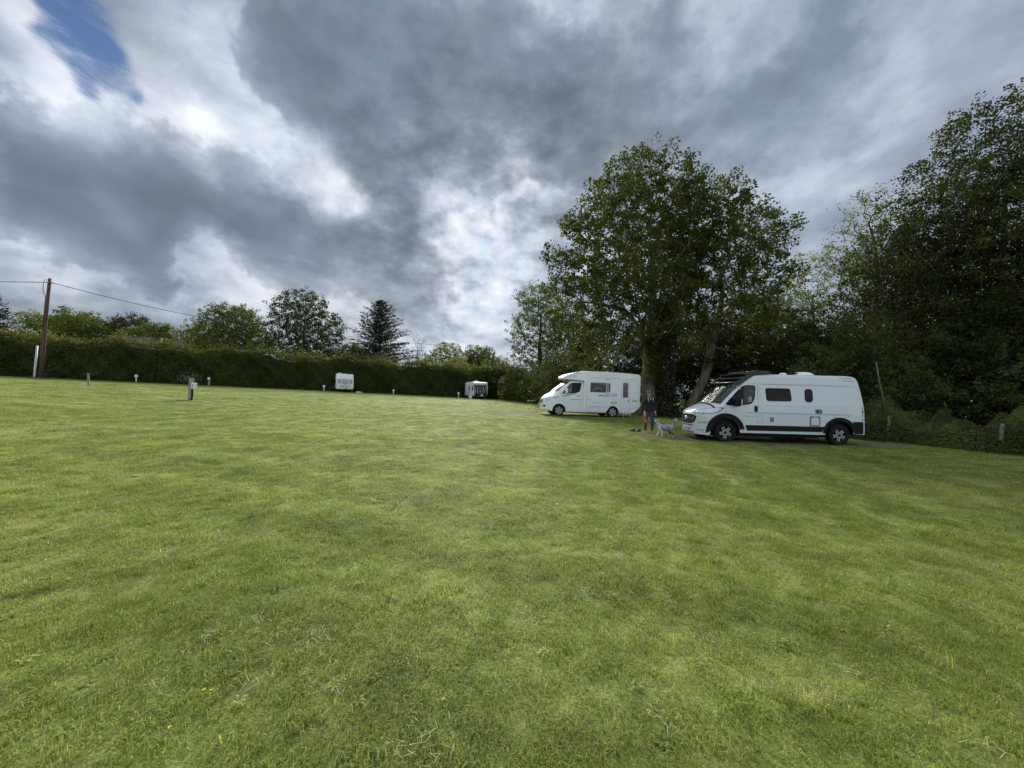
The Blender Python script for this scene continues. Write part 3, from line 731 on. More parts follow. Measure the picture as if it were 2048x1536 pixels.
tree('tree', -31.0, 73, 9.4, [(0, 0, .62, .42, .3, .3), (-.4, 0, .5, .3, .3, .3)], 'low bush filling the gap between sycamore and cedar', n=150, per=67, cr=1.0, ls=.27, leaf='mid', bark='dark', r_trunk=.16, seed=58, group=GB)
tree('tree', -18.6, 75, 12.0, [(0, 0, .72, .16, .16, .24), (.04, 0, .52, .2, .2, .2)], 'small bare tree of twigs beside the cedar', n=150, per=3, cr=.8, ls=.2, leaf='pale', bark='dark', r_trunk=.14, seed=59, sparse=.9, step=.5, up=.1, trunk_top=.8)
tree('tree', -13.2, 78, 10.9, [(0, 0, .68, .32, .3, .28), (.26, 0, .5, .3, .3, .25), (-.25, 0, .5, .28, .3, .25)], 'loose pale tree above the hedge right of the cedar', n=212, per=51, cr=1.1, ls=.28, leaf='pale', bark='dark', r_trunk=.2, seed=61, group=GB, spacing=1.0)
tree('tree', -7.0, 80, 10.8, [(0, 0, .66, .34, .3, .3), (.3, 0, .5, .3, .3, .28)], 'green bushy tree above the small grey-fronted caravan', n=212, per=70, cr=1.1, ls=.28, leaf='mid', bark='dark', r_trunk=.2, seed=62, group=GB)

def conifer(name, x, y, H, R, label, seed, group=None):
    """layered cedar: whorls of drooping boughs carrying flat sprays"""
    rng = np.random.default_rng(seed); root = empty(name, (x, y, ground(x, y)), label=label, cat='tree', group=group)
    P = [np.array([0, 0, -.2])]; par = [-1]; nT = 16
    for i in range(1, nT + 1): P.append(np.array([math.sin(i) * .06, 0, H * i / nT])); par.append(i - 1)
    rad = [.30 * (1 - .93 * i / nT) for i in range(nT + 1)]
    C = []; Dv = []
    nb = 165
    for k in range(nb):
        f = .12 + .86 * (k / nb) ** .9
        zt = f * H; L = R * (1 - f) ** .85 * rng.uniform(.5, 1.15) + .3
        a = k * 2.399 + rng.normal() * .3; ti = min(nT, max(1, int(f * nT)))
        d = np.array([math.cos(a), math.sin(a), 0]); pr = ti; ns = max(2, int(L / .6))
        for s in range(1, ns + 1):
            u = s / ns
            p = np.array([0, 0, zt]) + d * L * u + np.array([0, 0, .35 * L * u - .28 * L * u * u + (.25 * L * u ** 3 if f > .5 else .12 * L * u ** 3)])
            P.append(p); par.append(pr); rad.append(.05 * (1 - u) + .008); pr = len(P) - 1
            m_ = int(11 + 9 * (1 - u)) if u > .15 else 3
            wdt = .42 * L * (1 - u * .75) * .42 + .1
            side = np.array([-d[1], d[0], 0])
            off = rng.normal(size=(m_, 1)) * wdt
            q = p + side * off + d * rng.normal(size=(m_, 1)) * .25 + np.array([0, 0, 1.]) * (rng.normal(size=(m_, 1)) * .09 - np.abs(off) * .10)
            C.append(q); Dv.append(d * .8 + side * np.sign(off) * .7 + np.array([0, 0, .25]))
    paths_mesh('trunk', P, par, np.array(rad), BK['dark'], root)
    C = np.concatenate(C); Dv = np.concatenate(Dv)
    quads_mesh('crown', C, rng.uniform(.3, .62, len(C)), rng, LM['conifer'], nbias=(0, 0, .8), aspect=.30, dirv=Dv, parent=root)
    return root
conifer('conifer', -25.0, 72, 17.2, 9.8, 'dark layered cedar with ragged pointed top beyond the hedge', 71)
conifer('conifer', -79.4, 58, 12.6, 4.8, 'dark conifer cut by the left edge of the frame', 72)

for i, (x, y, lb) in enumerate([(38, 15, 'far dark thicket low behind the wood, beyond the fence end'), (41, 25, 'far dark thicket low behind the wood, beyond the tallest tree'), (36, 33, 'far dark thicket low behind the wood, beyond the feathery ash'), (46, 20, 'farthest dark thicket closing the back of the wood')]):
    shrub(x, y, 7.5, 5.5, lb, leaf='dark', seed=160 + i, ls=.34, cr=1.5, per=50, n=150, group=US)
# ---- the long hedge
HEDGE = [(-66, 31.5), (-55.5, 39.5), (-41.6, 45.5), (-25.0, 55.2), (-12.0, 60.2), (-4.0, 62.4), (1.5, 61.5)]
hr = np.random.default_rng(90)
segs = [(np.array(a), np.array(b)) for a, b in zip(HEDGE, HEDGE[1:])]
SL = np.array([np.linalg.norm(b - a) for a, b in segs]); cum = np.concatenate([[0], np.cumsum(SL)]); TOT = cum[-1]
def hpos(s):
    k = np.clip(np.searchsorted(cum, s, side='right') - 1, 0, len(segs) - 1)
    A = np.array([sg[0] for sg in segs])[k]; Bv = np.array([sg[1] for sg in segs])[k]
    f = ((s - cum[k]) / SL[k])[:, None]; p = A + (Bv - A) * f
    t = (Bv - A) / SL[k][:, None]; nrm = np.stack([t[:, 1], -t[:, 0]], -1)      # towards the camera side
    return p, nrm
def htop(s): return 3.80 + .75 * (s / TOT) + .22 * np.sin(s * .55) + .18 * np.sin(s * 1.3 + 1) + .12 * np.sin(s * 3.1)
def hbulge(s, z): return .16 * np.sin(s * .9 + z * 1.3) + .10 * np.sin(s * 2.3 - z * 2.1) + .08 * np.sin(s * 5.1 + z * 3)
hedge = empty('hedge', (0, 0, 0), label='long clipped dark green hedge with shaggy top across the far side of the field', cat='hedge')
n1 = 128000; s = hr.uniform(0, TOT, n1); f = hr.uniform(0, 1, n1) ** .93; hz = htop(s) * f
p, nr = hpos(s); off = 1.25 + hbulge(s, hz) - .55 * (f > .93) * (f - .93) / .07 - .35 * np.clip(.12 - f, 0, 1) * 6 + hr.normal(size=n1) * .11
X, Y = p[:, 0] + nr[:, 0] * off, p[:, 1] + nr[:, 1] * off
C = np.stack([X, Y, groundv(X, Y) + hz], -1)
tn = .5 + .22 * np.sin(s * .31) * np.sin(s * .83 + hz * .6) + .12 * np.sin(s * 2.7 + hz * 3) + hr.normal(size=n1) * .16
quads_mesh('foliage', C, hr.uniform(.09, .20, n1), hr, LM['hedge'], nbias=(.4, -1.0, .5), tint=tn, parent=hedge)
n2 = 34000; s = hr.uniform(0, TOT, n2); p, nr = hpos(s); off = hr.uniform(-1.3, 1.35, n2)
X, Y = p[:, 0] + nr[:, 0] * off, p[:, 1] + nr[:, 1] * off
hz = htop(s) + .10 + np.abs(hr.normal(size=n2)) * (.16 + .22 * (np.sin(s * .8) * np.sin(s * .29 + 2) > .1) + .30 * (np.sin(s * 4.3 + off * 2) > .72)) * (1.4 - np.abs(off) * .5)
C = np.stack([X, Y, groundv(X, Y) + hz], -1)
quads_mesh('shaggy_top', C, hr.uniform(.12, .25, n2), hr, LM['top'], nbias=(0, -.5, .6), parent=hedge)
n3 = 9000; s = hr.uniform(0, TOT, n3); p, nr = hpos(s); off = 1.35 + np.abs(hr.normal(size=n3)) * .22
X, Y = p[:, 0] + nr[:, 0] * off, p[:, 1] + nr[:, 1] * off
C = np.stack([X, Y, groundv(X, Y) + hr.uniform(0, 1, n3) ** 1.5 * (.28 + .25 * np.sin(s * 1.9) ** 4)], -1)
quads_mesh('hedge_foot_weeds', C, hr.uniform(.12, .26, n3), hr, LM['under'], nbias=(0, -1, .1), aspect=.3, dirv=np.tile([0, 0, 1.], (n3, 1)), parent=hedge)
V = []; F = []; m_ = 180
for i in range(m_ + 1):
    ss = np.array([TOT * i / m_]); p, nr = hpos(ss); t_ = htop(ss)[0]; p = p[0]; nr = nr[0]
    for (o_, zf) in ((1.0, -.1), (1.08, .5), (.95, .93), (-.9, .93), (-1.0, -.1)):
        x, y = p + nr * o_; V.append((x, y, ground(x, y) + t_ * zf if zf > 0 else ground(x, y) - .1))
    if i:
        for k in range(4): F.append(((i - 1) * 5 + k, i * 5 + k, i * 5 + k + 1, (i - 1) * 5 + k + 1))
mk('light_block_core', V, F, mat('hedge_core_dark', (.016, .017, .010), .95, noise=.5, nscale=5, bump=.8, bscale=9), hedge)  # solid dark core added inside the hedge to block light

# lighter bushes pushing through and over the hedge
for i, (px_, yy, H, R, lf, lb) in enumerate([(-20.4, 57.0, 3.7, 1.7, 'mid', 'light green sapling growing out of the hedge right of the square caravan'),
    (-10.5, 66.0, 6.7, 3.6, 'pale', 'pale green bush standing above the hedge right of the cedar'), (-4.8, 66.5, 6.0, 3.0, 'mid', 'bright bush above the hedge over the small caravan'),
    (-22.0, 63.5, 6.4, 2.6, 'top', 'olive shrub poking over the hedge under the cedar'), (-33.5, 60.0, 6.1, 2.6, 'mid', 'bushy growth above the hedge below the sycamore'),
    (-50.0, 49.0, 4.5, 2.4, 'top', 'yellowish bush over the hedge in front of the grey roof')]):
    shrub(px_, yy, H, R, lb, leaf=lf, seed=120 + i, ls=.21, cr=.85, per=55, name='bush', cat='bush')
for i, (x, y, lb) in enumerate([(-50.6, 40.8, 'pale blossoming branch low in the hedge just right of the utility pole'), (-38.4, 45.4, 'small pale sprig low in the hedge beside the grey post')]):
    rg = np.random.default_rng(200 + i); nI = 420
    root = empty('blossom_spray', (x, y, ground(x, y)), label=lb, cat='plant')
    C = rg.normal(size=(nI, 3)) * np.array([.75, .2, .32]) + np.array([0, 0, .75]); C[:, 2] = np.abs(C[:, 2])
    quads_mesh('leaves', C, rg.uniform(.07, .15, nI), rg, LM['white'], nbias=(0, -.6, .3), parent=root)
    bm = bmesh.new()
    for k in range(6): tube(bm, [(0, 0, 0), (rg.normal() * .4, 0, .5), (rg.normal() * .9, 0, 1.0)], [.02, .015, .008], 4)
    bmk('stem', bm, BK['dark'], root)

# ---- bramble and nettle bank along the wire fence
FENCE = [(14.1, 17.3), (15.25, 15.6), (16.62, 13.1), (17.9, 10.9), (19.2, 8.6)]
rg = np.random.default_rng(77); nI = 46000
fs = [(np.array(a), np.array(b)) for a, b in zip(FENCE, FENCE[1:])]; fl_ = np.array([np.linalg.norm(b - a) for a, b in fs]); fc = np.concatenate([[0], np.cumsum(fl_)])
s = rg.uniform(0, fc[-1], nI); k = np.clip(np.searchsorted(fc, s, side='right') - 1, 0, 3)
A = np.array([q_[0] for q_ in fs])[k]; Bq = np.array([q_[1] for q_ in fs])[k]; f = ((s - fc[k]) / fl_[k])[:, None]; p = A + (Bq - A) * f
t = (Bq - A) / fl_[k][:, None]; nr = np.stack([-t[:, 1], t[:, 0]], -1); nr *= np.sign(nr[:, :1])
off = rg.uniform(-.45, 3.2, nI); ht = (.80 + .22 * np.sin(s * 1.3) + .14 * np.sin(s * 3.7 + off) + .08 * np.sin(s * 9)) * np.clip((off + .55) / .5, .15, 1) * (1 + .22 * np.clip(off, 0, 3))
zf = rg.uniform(0, 1, nI) ** .6
X, Y = p[:, 0] + nr[:, 0] * off, p[:, 1] + nr[:, 1] * off
C = np.stack([X, Y, groundv(X, Y) + ht * zf], -1)
bank = empty('bramble_bank', (0, 0, 0), label='knee-high tangle of brambles and nettles along the wire fence', kind='stuff')
quads_mesh('foliage', C, rg.uniform(.05, .12, nI), rg, LM['pale'], nbias=(-.5, -.5, .6), tint=.45 + .3 * np.sin(s * 2.1 + off * 2) + rg.normal(size=nI) * .2, parent=bank)
bm = bmesh.new()
for i in range(140):
    s0 = rg.uniform(0, fc[-1]); kk = min(int(np.searchsorted(fc, s0, side='right') - 1), 3); a, b = fs[kk]; p_ = a + (b - a) * ((s0 - fc[kk]) / fl_[kk])
    x, y = p_ + np.array([rg.uniform(-.1, 1.8), rg.normal() * .2]); z = ground(x, y); dx, dy = rg.normal() * .35, rg.normal() * .35
    tube(bm, [(x, y, z), (x + dx * .5, y + dy * .5, z + rg.uniform(.5, .9)), (x + dx * 1.6, y + dy * 1.4, z + rg.uniform(.3, 1.1))], [.008, .007, .004], 3, cap=False)
bmk('stems', bm, BK['dark'], bank)

# dark leaf-littered floor under the wood keeps its own colour
m_litter = mat('leaf_litter', (.055, .045, .03), .95, noise=.5, nscale=6, bump=.6, bscale=14)
V = []; F = []
LP_ = [(11.2, 30.8), (16.0, 24.6), (14.9, 19.2), (15.0, 17.2), (16.9, 13.8), (19.8, 8.0), (40, 2), (60, 30), (40, 60), (8, 44), (8.5, 34)]
bm = bmesh.new(); fcs = bm.faces.new([bm.verts.new((x, y, 0)) for x, y in LP_])
bmesh.ops.triangulate(bm, faces=[fcs])
for _ in range(4): bmesh.ops.subdivide_edges(bm, edges=[e for e in bm.edges if e.calc_length() > 1.6], cuts=1, use_grid_fill=False); bmesh.ops.triangulate(bm, faces=bm.faces)
for v in bm.verts: v.co.z = ground(v.co.x, v.co.y) + .03
bmk('woodland_floor', bm, m_litter, smooth=True, kind='structure', label='brown leaf litter under the trees')


# ================================================================== VEHICLES
M_WHITE = mat('white_paint', (.62, .685, .735), .28, spec=.5, coat=.4)
M_WHITE2 = mat('white_fibreglass', (.82, .865, .89), .38, spec=.45, noise=.02, nscale=2)
M_CREAM = mat('aged_white_panel', (.80, .81, .80), .5, noise=.06, nscale=3)
M_BLACKPL = mat('black_plastic', (.009, .010, .011), .6, spec=.2)
M_GREYPL = mat('grey_plastic', (.16, .17, .18), .55)
M_TYRE = mat('tyre_rubber', (.012, .012, .012), .85, spec=.25, bump=.3, bscale=60)
M_ALLOY = mat('alloy', (.62, .63, .65), .3, metal=.85)
M_DARKALLOY = mat('dark_alloy', (.02, .02, .022), .35, metal=.3)
M_CHROME = mat('chrome', (.75, .76, .78), .12, metal=1)
M_LAMP = mat('lamp_glass', (.42, .46, .50), .12, spec=.8, col2=(.75, .8, .84), nscale=14)
M_SEAM = mat('panel_seam', (.20, .22, .23), .7)
M_SEAML = mat('pressed_line', (.42, .45, .46), .5)
M_RED = mat('red_lamp', (.30, .02, .015), .25)
M_NAVY = mat('navy_print', (.012, .014, .04), .4)
M_GOLD = mat('faded_beige_print', (.62, .58, .44), .6)
M_INTERIOR = mat('cab_interior', (.05, .05, .05), .8)
def glass_mat(name, tint=(.010, .014, .012), rough=.04, mixc=(.045, .055, .045), sc=3.0, spec=.5):
    m_ = bpy.data.materials.new(name); m_.use_nodes = True; nt = m_.node_tree; g = G(nt); b = nt.nodes['Principled BSDF']
    t_ = g.n('ShaderNodeTexCoord')
    f_ = g.noise(g.map(t_.outputs['Object'], scale=(1, 1, 1.6)), sc, 3, .5, .3)
    nt.links.new(g.mix(g.sm(f_, .5, .68), tint, mixc), b.inputs['Base Color'])
    b.inputs['Roughness'].default_value = rough; b.inputs['Specular IOR Level'].default_value = spec
    return m_
M_GLASS = glass_mat('tinted_glass', (.003, .0035, .0035), mixc=(.016, .015, .014), spec=.22)
M_SCREEN = glass_mat('windscreen_glass', (.012, .018, .014), mixc=(.05, .065, .05), sc=2.2, rough=.13)
M_PANE = glass_mat('acrylic_pane', (.07, .075, .075), .10, (.19, .19, .185), 2.5)

def rrect(x0, z0, x1, z1, r, n=5):
    out = []
    for cx_, cz_, a0 in ((x1 - r, z1 - r, 0), (x0 + r, z1 - r, 90), (x0 + r, z0 + r, 180), (x1 - r, z0 + r, 270)):
        for k in range(n + 1):
            a = math.radians(a0 + 90 * k / n); out.append((cx_ + r * math.cos(a), cz_ + r * math.sin(a)))
    return out
def fillet(pts, r, n=4):
    out = []; m_ = len(pts)
    for i in range(m_):
        p, a, b = Vector(pts[i]), Vector(pts[i - 1]), Vector(pts[(i + 1) % m_])
        u, w = (a - p), (b - p); rr = min(r, u.length * .45, w.length * .45)
        u.normalize(); w.normalize()
        for k in range(n + 1):
            t = k / n; q_ = (p + u * rr) * (1 - t) ** 2 + p * 2 * t * (1 - t) + (p + w * rr) * t * t
            out.append((q_.x, q_.y))
    return out
class Skin:
    """projects flat outlines onto a body so that trim follows its curves"""
    def __init__(s, obj):
        bm = bmesh.new(); bm.from_mesh(obj.data); s.t = BVHTree.FromBMesh(bm); bm.free()
    def cast(s, o, d, off):
        h = s.t.ray_cast(o, d)
        if h[0] is None: return None
        return h[0] - d * off
    def patch(s, name, outline, mat_, parent, side='L', off=.006, cuts=.12, sink=.03, dirv=None, org=None, ring=None, **kw):
        """side L/R: outline (x, z) seen from -y/+y; F: outline (y, z) seen from -x; T: (x, y) from above; B: (y, z) from +x"""
        bm = bmesh.new()
        if ring is None:
            f = bm.faces.new([bm.verts.new((a, b, 0)) for a, b in outline])
            bmesh.ops.triangulate(bm, faces=[f])
        else:
            A = [bm.verts.new((a, b, 0)) for a, b in outline]; B_ = [bm.verts.new((a, b, 0)) for a, b in ring]; n_ = len(A)
            for i in range(n_): bm.faces.new((A[i], A[(i + 1) % n_], B_[(i + 1) % n_], B_[i]))
        for _ in range(5):
            le = [e for e in bm.edges if e.calc_length() > cuts * 1.6]
            if not le: break
            bmesh.ops.subdivide_edges(bm, edges=le, cuts=1); bmesh.ops.triangulate(bm, faces=bm.faces)
        D = {'L': Vector((0, 1, 0)), 'R': Vector((0, -1, 0)), 'F': Vector((1, 0, 0)), 'T': Vector((0, 0, -1)), 'B': Vector((-1, 0, 0))}[side] if dirv is None else Vector(dirv).normalized()
        last = None; bad = []
        for v in bm.verts:
            a, b = v.co.x, v.co.y
            if dirv is not None:
                U = Vector((0, 0, 1)); Rr = D.cross(U).normalized(); o = Vector(org) + Rr * a + Vector((0, 0, 1)) * b - D * 4
            else: o = {'L': Vector((a, -6, b)), 'R': Vector((a, 6, b)), 'F': Vector((-8, a, b)), 'T': Vector((a, b, 9)), 'B': Vector((14, a, b))}[side]
            h = s.cast(o, D, off)
            if h is None: bad.append(v)
            else: v.co = h; last = h
        bmesh.ops.delete(bm, geom=bad, context='VERTS')
        be = [e for e in bm.edges if e.is_boundary]
        r_ = bmesh.ops.extrude_edge_only(bm, edges=be)
        for v in r_['geom']:
            if isinstance(v, bmesh.types.BMVert): v.co += D * sink
        return bmk(name, bm, mat_, parent, **kw)
    def strip(s, name, pts, w, mat_, parent, side='L', off=.003, **kw):
        """thin line of width w along 2D points"""
        P_ = [Vector(p) for p in pts]; up = []; dn = []
        for i, p in enumerate(P_):
            t = (P_[min(i + 1, len(P_) - 1)] - P_[max(i - 1, 0)]).normalized(); nn = Vector((-t.y, t.x)) * w / 2
            up.append((p.x + nn.x, p.y + nn.y)); dn.append((p.x - nn.x, p.y - nn.y))
        return s.patch(name, up + dn[::-1], mat_, parent, side, off, cuts=.4, sink=.01, **kw)

def wheel(parent, x, y, r, w, side, nsp=5, style='twin', rim_r=.62, name='wheel'):
    """side -1 faces the camera"""
    bm = bmesh.new(); rr = r * rim_r; h = w / 2
    lathe(bm, [(rr, -h * .75), (rr * 1.05, -h), (r * .88, -h * 1.04), (r * .97, -h * .85), (r, -h * .5), (r, h * .5), (r * .97, h * .85), (r * .88, h), (rr, h)], 40)
    tw = bmk('tyre', bm, M_TYRE, smooth=True)
    root = empty(name, (x, y, r)); root.parent = parent
    tw.parent = root
    s = side
    bm = bmesh.new()
    R_ = lathe(bm, [(rr * 1.0, s * h * .80), (rr * .96, s * h * .72), (rr * .93, s * h * .2), (rr * .25, s * h * .15), (.012, s * h * .15)], 40)
    bm.faces.new(R_[-1])
    bmk('rim', bm, M_DARKALLOY if style == 'twin' else M_BLACKPL, root, smooth=True)
    bm = bmesh.new(); lathe(bm, [(rr * 1.0, s * h * .82), (rr * 1.01, s * h * .90), (rr * .94, s * h * .90), (rr * .94, s * h * .70)], 40)
    bmk('rim_edge', bm, M_ALLOY if style != 'twin' else M_DARKALLOY, root, smooth=True)
    for k in range(nsp):
        bm = bmesh.new(); a = 2 * math.pi * k / nsp + math.pi / 2 + .12
        if style == 'twin':
            for dd in (-.19, .19):
                bx(bm, (rr * .56, 0, dd * rr * .75), (rr * .74, h * .24, rr * .13), bevel=.004)
        else:
            vs = bx(bm, (rr * .56, 0, 0), (rr * .76, h * .3, rr * .34), bevel=.006)
            for v in vs: v.co.z *= .55 + .75 * (v.co.x / rr)
        bmesh.ops.rotate(bm, cent=(0, 0, 0), matrix=Matrix.Rotation(a, 3, 'Y'), verts=bm.verts)
        bmesh.ops.translate(bm, vec=(0, s * h * .74, 0), verts=bm.verts)
        bmk('spoke', bm, M_ALLOY, root)
    bm = bmesh.new(); R_ = lathe(bm, [(rr * .22, s * h * .6), (rr * .20, s * h * .95), (.004, s * h * .98)], 16); bm.faces.new(R_[-1]); bmk('hub_cap', bm, M_GREYPL if style != 'twin' else M_DARKALLOY, root, smooth=True)
    return root

def interp(tab, x):
    if x <= tab[0][0]: return tab[0][1]
    for (a, p), (b, q_) in zip(tab, tab[1:]):
        if x <= b:
            t = (x - a) / (b - a); return p + (q_ - p) * t
    return tab[-1][1]
def shell(name, parent, top, bot, hw, bow, taper, camber, rad, stations, mat_, cap_r=True):
    """lofted body: top(x), bottom(x), half width(x), plan bow(x, y) and side taper(z)"""
    NS, NC, NT = 14, 6, 12
    rows = []
    for x in stations:
        zt, zb, w0 = top(x), bot(x), hw(x); r = min(rad(x), max(.02, (zt - zb) * .45)); cb = camber(x)
        sec = []
        zsh = zt - cb - r
        W = lambda z: w0 * taper(z)
        for k in range(NS): z = zb + (zsh - zb) * k / (NS - 1); sec.append((W(z), z))
        ws = W(zsh)
        for k in range(1, NC + 1):
            a = math.pi / 2 * k / NC; sec.append((ws - r * (1 - math.cos(a)), zsh + r * math.sin(a)))
        wt = ws - r
        for k in range(1, NT + 1): y = wt * (1 - k / NT); sec.append((y, zt - cb * (y / max(wt, .01)) ** 2))
        full = [(-y, z) for y, z in sec] + [(y, z) for y, z in sec[-2::-1]]
        rows.append([(x + bow(x, y), y, z) for y, z in full])
    n = len(rows[0]); V = [v for r_ in rows for v in r_]
    F = [(i * n + k, (i + 1) * n + k, (i + 1) * n + k + 1, i * n + k + 1) for i in range(len(rows) - 1) for k in range(n - 1)]
    # front and rear caps as strips left-right
    for ri in ((0, len(rows) - 1) if cap_r else (0,)):
        m_ = n // 2
        for k in range(m_):
            a, b, c, d = ri * n + k, ri * n + k + 1, ri * n + n - 2 - k, ri * n + n - 1 - k
            if b == c: F.append((a, b, d))
            else:
                # subdivide across so the bow is followed
                zs = (V[a][2] + V[d][2]) / 2, (V[b][2] + V[c][2]) / 2; xr = stations[ri]; prev = (a, b)
                NB = 12
                for j in range(1, NB + 1):
                    if j == NB: cur = (d, c)
                    else:
                        f = j / NB; ya = V[a][1] + (V[d][1] - V[a][1]) * f; yb = V[b][1] + (V[c][1] - V[b][1]) * f
                        V.append((xr + bow(xr, ya), ya, zs[0])); V.append((xr + bow(xr, yb), yb, zs[1])); cur = (len(V) - 2, len(V) - 1)
                    F.append((prev[0], prev[1], cur[1], cur[0])); prev = cur
    bm = bmesh.new(); vs = [bm.verts.new(v) for v in V]
    for f in F:
        try: bm.faces.new([vs[i] for i in f])
        except ValueError: pass
    bmesh.ops.remove_doubles(bm, verts=bm.verts, dist=.0008)
    o = bmk(name, bm, mat_, parent, smooth=True)
    try: o.data.set_sharp_from_angle(angle=math.radians(38))
    except Exception: pass
    return o
def arch_bot(base, wheels, R_, cz):
    def f(x):
        z = base(x)
        for wx in wheels:
            d = abs(x - wx)
            if d < R_:
                z = max(z, cz + math.sqrt(R_ * R_ - d * d))
        return z
    return f
def stations_for(x0, x1, wheels, R_, extra=(), step=.16):
    s = set(np.round(np.arange(x0, x1, step), 4)) | set(extra) | {x0, x1}
    for w in wheels:
        for k in range(25): s.add(round(w + R_ * math.cos(math.pi * k / 24), 4))
        s.add(round(w - R_ - .001, 4)); s.add(round(w + R_ + .001, 4))
    return sorted(v for v in s if x0 <= v <= x1)
def flare(parent, skin, wx, R0, R1, cz, zmin, mat_, side='L', name='wheel_arch_trim', off=.02, a0=0, a1=180, half=None):
    outer = []; inner = []
    for k in range(25):
        a = math.radians(a0 + (a1 - a0) * k / 24)
        outer.append((wx + R1 * math.cos(a), max(zmin, cz + R1 * math.sin(a)))); inner.append((wx + R0 * math.cos(a), max(zmin, cz + R0 * math.sin(a))))
    return outer, inner

# ------------------------------------------------------------------ white high-roof campervan
def build_van(loc, rz, label, full=True):
    root = empty('campervan', loc, rz, label=label, cat='campervan')
    WB = 4.035; R_ = .50; cz = .40
    top_t = [(-.95, .97), (-.93, 1.02), (-.88, 1.10), (-.78, 1.17), (-.6, 1.26), (-.42, 1.345), (-.34, 1.385), (-.30, 1.42), (.0, 1.73), (.36, 2.07), (.44, 2.12), (.52, 2.17), (.75, 2.33), (.92, 2.44), (1.02, 2.49), (1.15, 2.52), (1.5, 2.535), (4.4, 2.535), (4.62, 2.515), (4.70, 2.47), (4.76, 2.36), (4.84, 2.06), (4.91, 1.72), (4.95, 1.45), (4.97, 1.25), (4.985, .7)]
    top = lambda x: interp(top_t, x)
    base = lambda x: interp([(-.95, .24), (-.5, .26), (-.45, .33), (.5, .37), (3.5, .37), (4.5, .42), (4.985, .40)], x)
    hw = lambda x: interp([(-.95, .93), (-.6, .985), (0, 1.01), (.8, 1.025), (4.7, 1.025), (4.985, 1.0)], x)
    bow = lambda x, y: (.34 * interp([(-.95, 1), (-.5, .80), (-.3, .60), (.4, .30), (.9, .12), (1.3, 0)], x) * abs(y / .95) ** 2.6) - (.05 * interp([(4.6, 0), (4.985, 1)], x) * abs(y) ** 3)
    taper = lambda z: interp([(.2, .985), (.5, 1), (1.15, 1.0), (1.4, .985), (2.1, .925), (2.55, .885)], z)
    camber = lambda x: interp([(-.95, .01), (-.6, .04), (.4, .10), (1.0, .05), (4.6, .035), (4.985, .02)], x)
    rad = lambda x: interp([(-.95, .05), (-.5, .09), (.4, .07), (1.0, .10), (4.6, .13), (4.985, .05)], x)
    st = stations_for(-.95, 4.985, [0, WB], R_, extra=[p[0] for p in top_t] + [round(-.9 + .03 * k, 3) for k in range(44)], step=.14)
    ab = arch_bot(base, [0, WB], R_, cz)
    body = shell('body', root, top, lambda x: ab(x + bow(x, hw(x))), hw, bow, taper, camber, rad, st, M_WHITE)
    sk = Skin(body)
    bm = bmesh.new(); bx(bm, (2.0, 0, .62), (5.6, 1.35, .5)); bx(bm, (2.0, 0, .30), (2.9, 1.6, .16)); bx(bm, (2.55, -.35, .24), (.75, .4, .22), bevel=.04); bx(bm, (-.3, 0, .28), (.9, 1.2, .12))
    bmk('chassis', bm, M_BLACKPL, root)
    bm = bmesh.new(); bx(bm, (0, 0, .62), (.95, 1.7, .72)); bmk('wheel_well', bm, M_BLACKPL, root)
    bm = bmesh.new(); bx(bm, (WB, 0, .62), (.95, 1.7, .72)); bmk('wheel_well', bm, M_BLACKPL, root)
    for sd in (-1, 1):
        for wx in (0, WB): wheel(root, wx, sd * .90, .365, .235, sd, 5, 'twin', .64)
    # windscreen: follows the raked nose
    NX, NY = 14, 20; V = []
    for i in range(NX + 1):
        x = -.285 + (.37 + .285) * i / NX
        wt = hw(x) * taper(top(x)) - rad(x)
        for j in range(NY + 1):
            y = wt * .985 * (2 * j / NY - 1)
            zz = top(x) - camber(x) * (y / wt) ** 2
            V.append((x + bow(x, y) - .012, y, zz + .010))
    F = [(i * (NY + 1) + j, (i + 1) * (NY + 1) + j, (i + 1) * (NY + 1) + j + 1, i * (NY + 1) + j + 1) for i in range(NX) for j in range(NY)]
    ws = mk('windscreen', V, F, M_SCREEN, root, smooth=True)
    # pale blind strips along the top of the screen and two wipers
    for y0, y1 in ((-.82, -.14), (.14, .80)):
        pts = []
        for (xx, yy) in ((.30, y0), (.30, y1), (.345, y1), (.345, y0)):
            wt = hw(xx) * taper(top(xx)) - rad(xx); pts.append((xx + bow(xx, yy) - .016, yy, top(xx) - camber(xx) * (yy / wt) ** 2 + .016))
        mk('sun_blind', pts, [(0, 1, 2, 3)], mat('blind_silver', (.5, .52, .5), .6) if 'blind_silver' not in bpy.data.materials else bpy.data.materials['blind_silver'], ws)
    for y0 in (-.55, .25):
        bm = bmesh.new(); pts = []
        for k in range(6):
            xx = -.30 + .035 * k; yy = y0 + .12 * k; wt = .9; pts.append((xx + bow(xx, yy) - .02, yy, top(xx) - camber(xx) * (yy / wt) ** 2 + .022))
        tube(bm, pts, .009, 5); bmk('wiper', bm, M_BLACKPL, ws)
    bm = bmesh.new()
    # cowl
    sk.patch('scuttle', [(-.36, -.86), (-.31, -.86), (-.30, -.4), (-.30, .4), (-.31, .86), (-.36, .86), (-.37, 0)], M_BLACKPL, root, 'T', .006); bm.free()
    def both(name, outline, m_, off=.006, **kw):
        o = sk.patch(name, outline, m_, root, 'L', off, **kw); sk.patch(name, outline, m_, root, 'R', off, **kw); return o
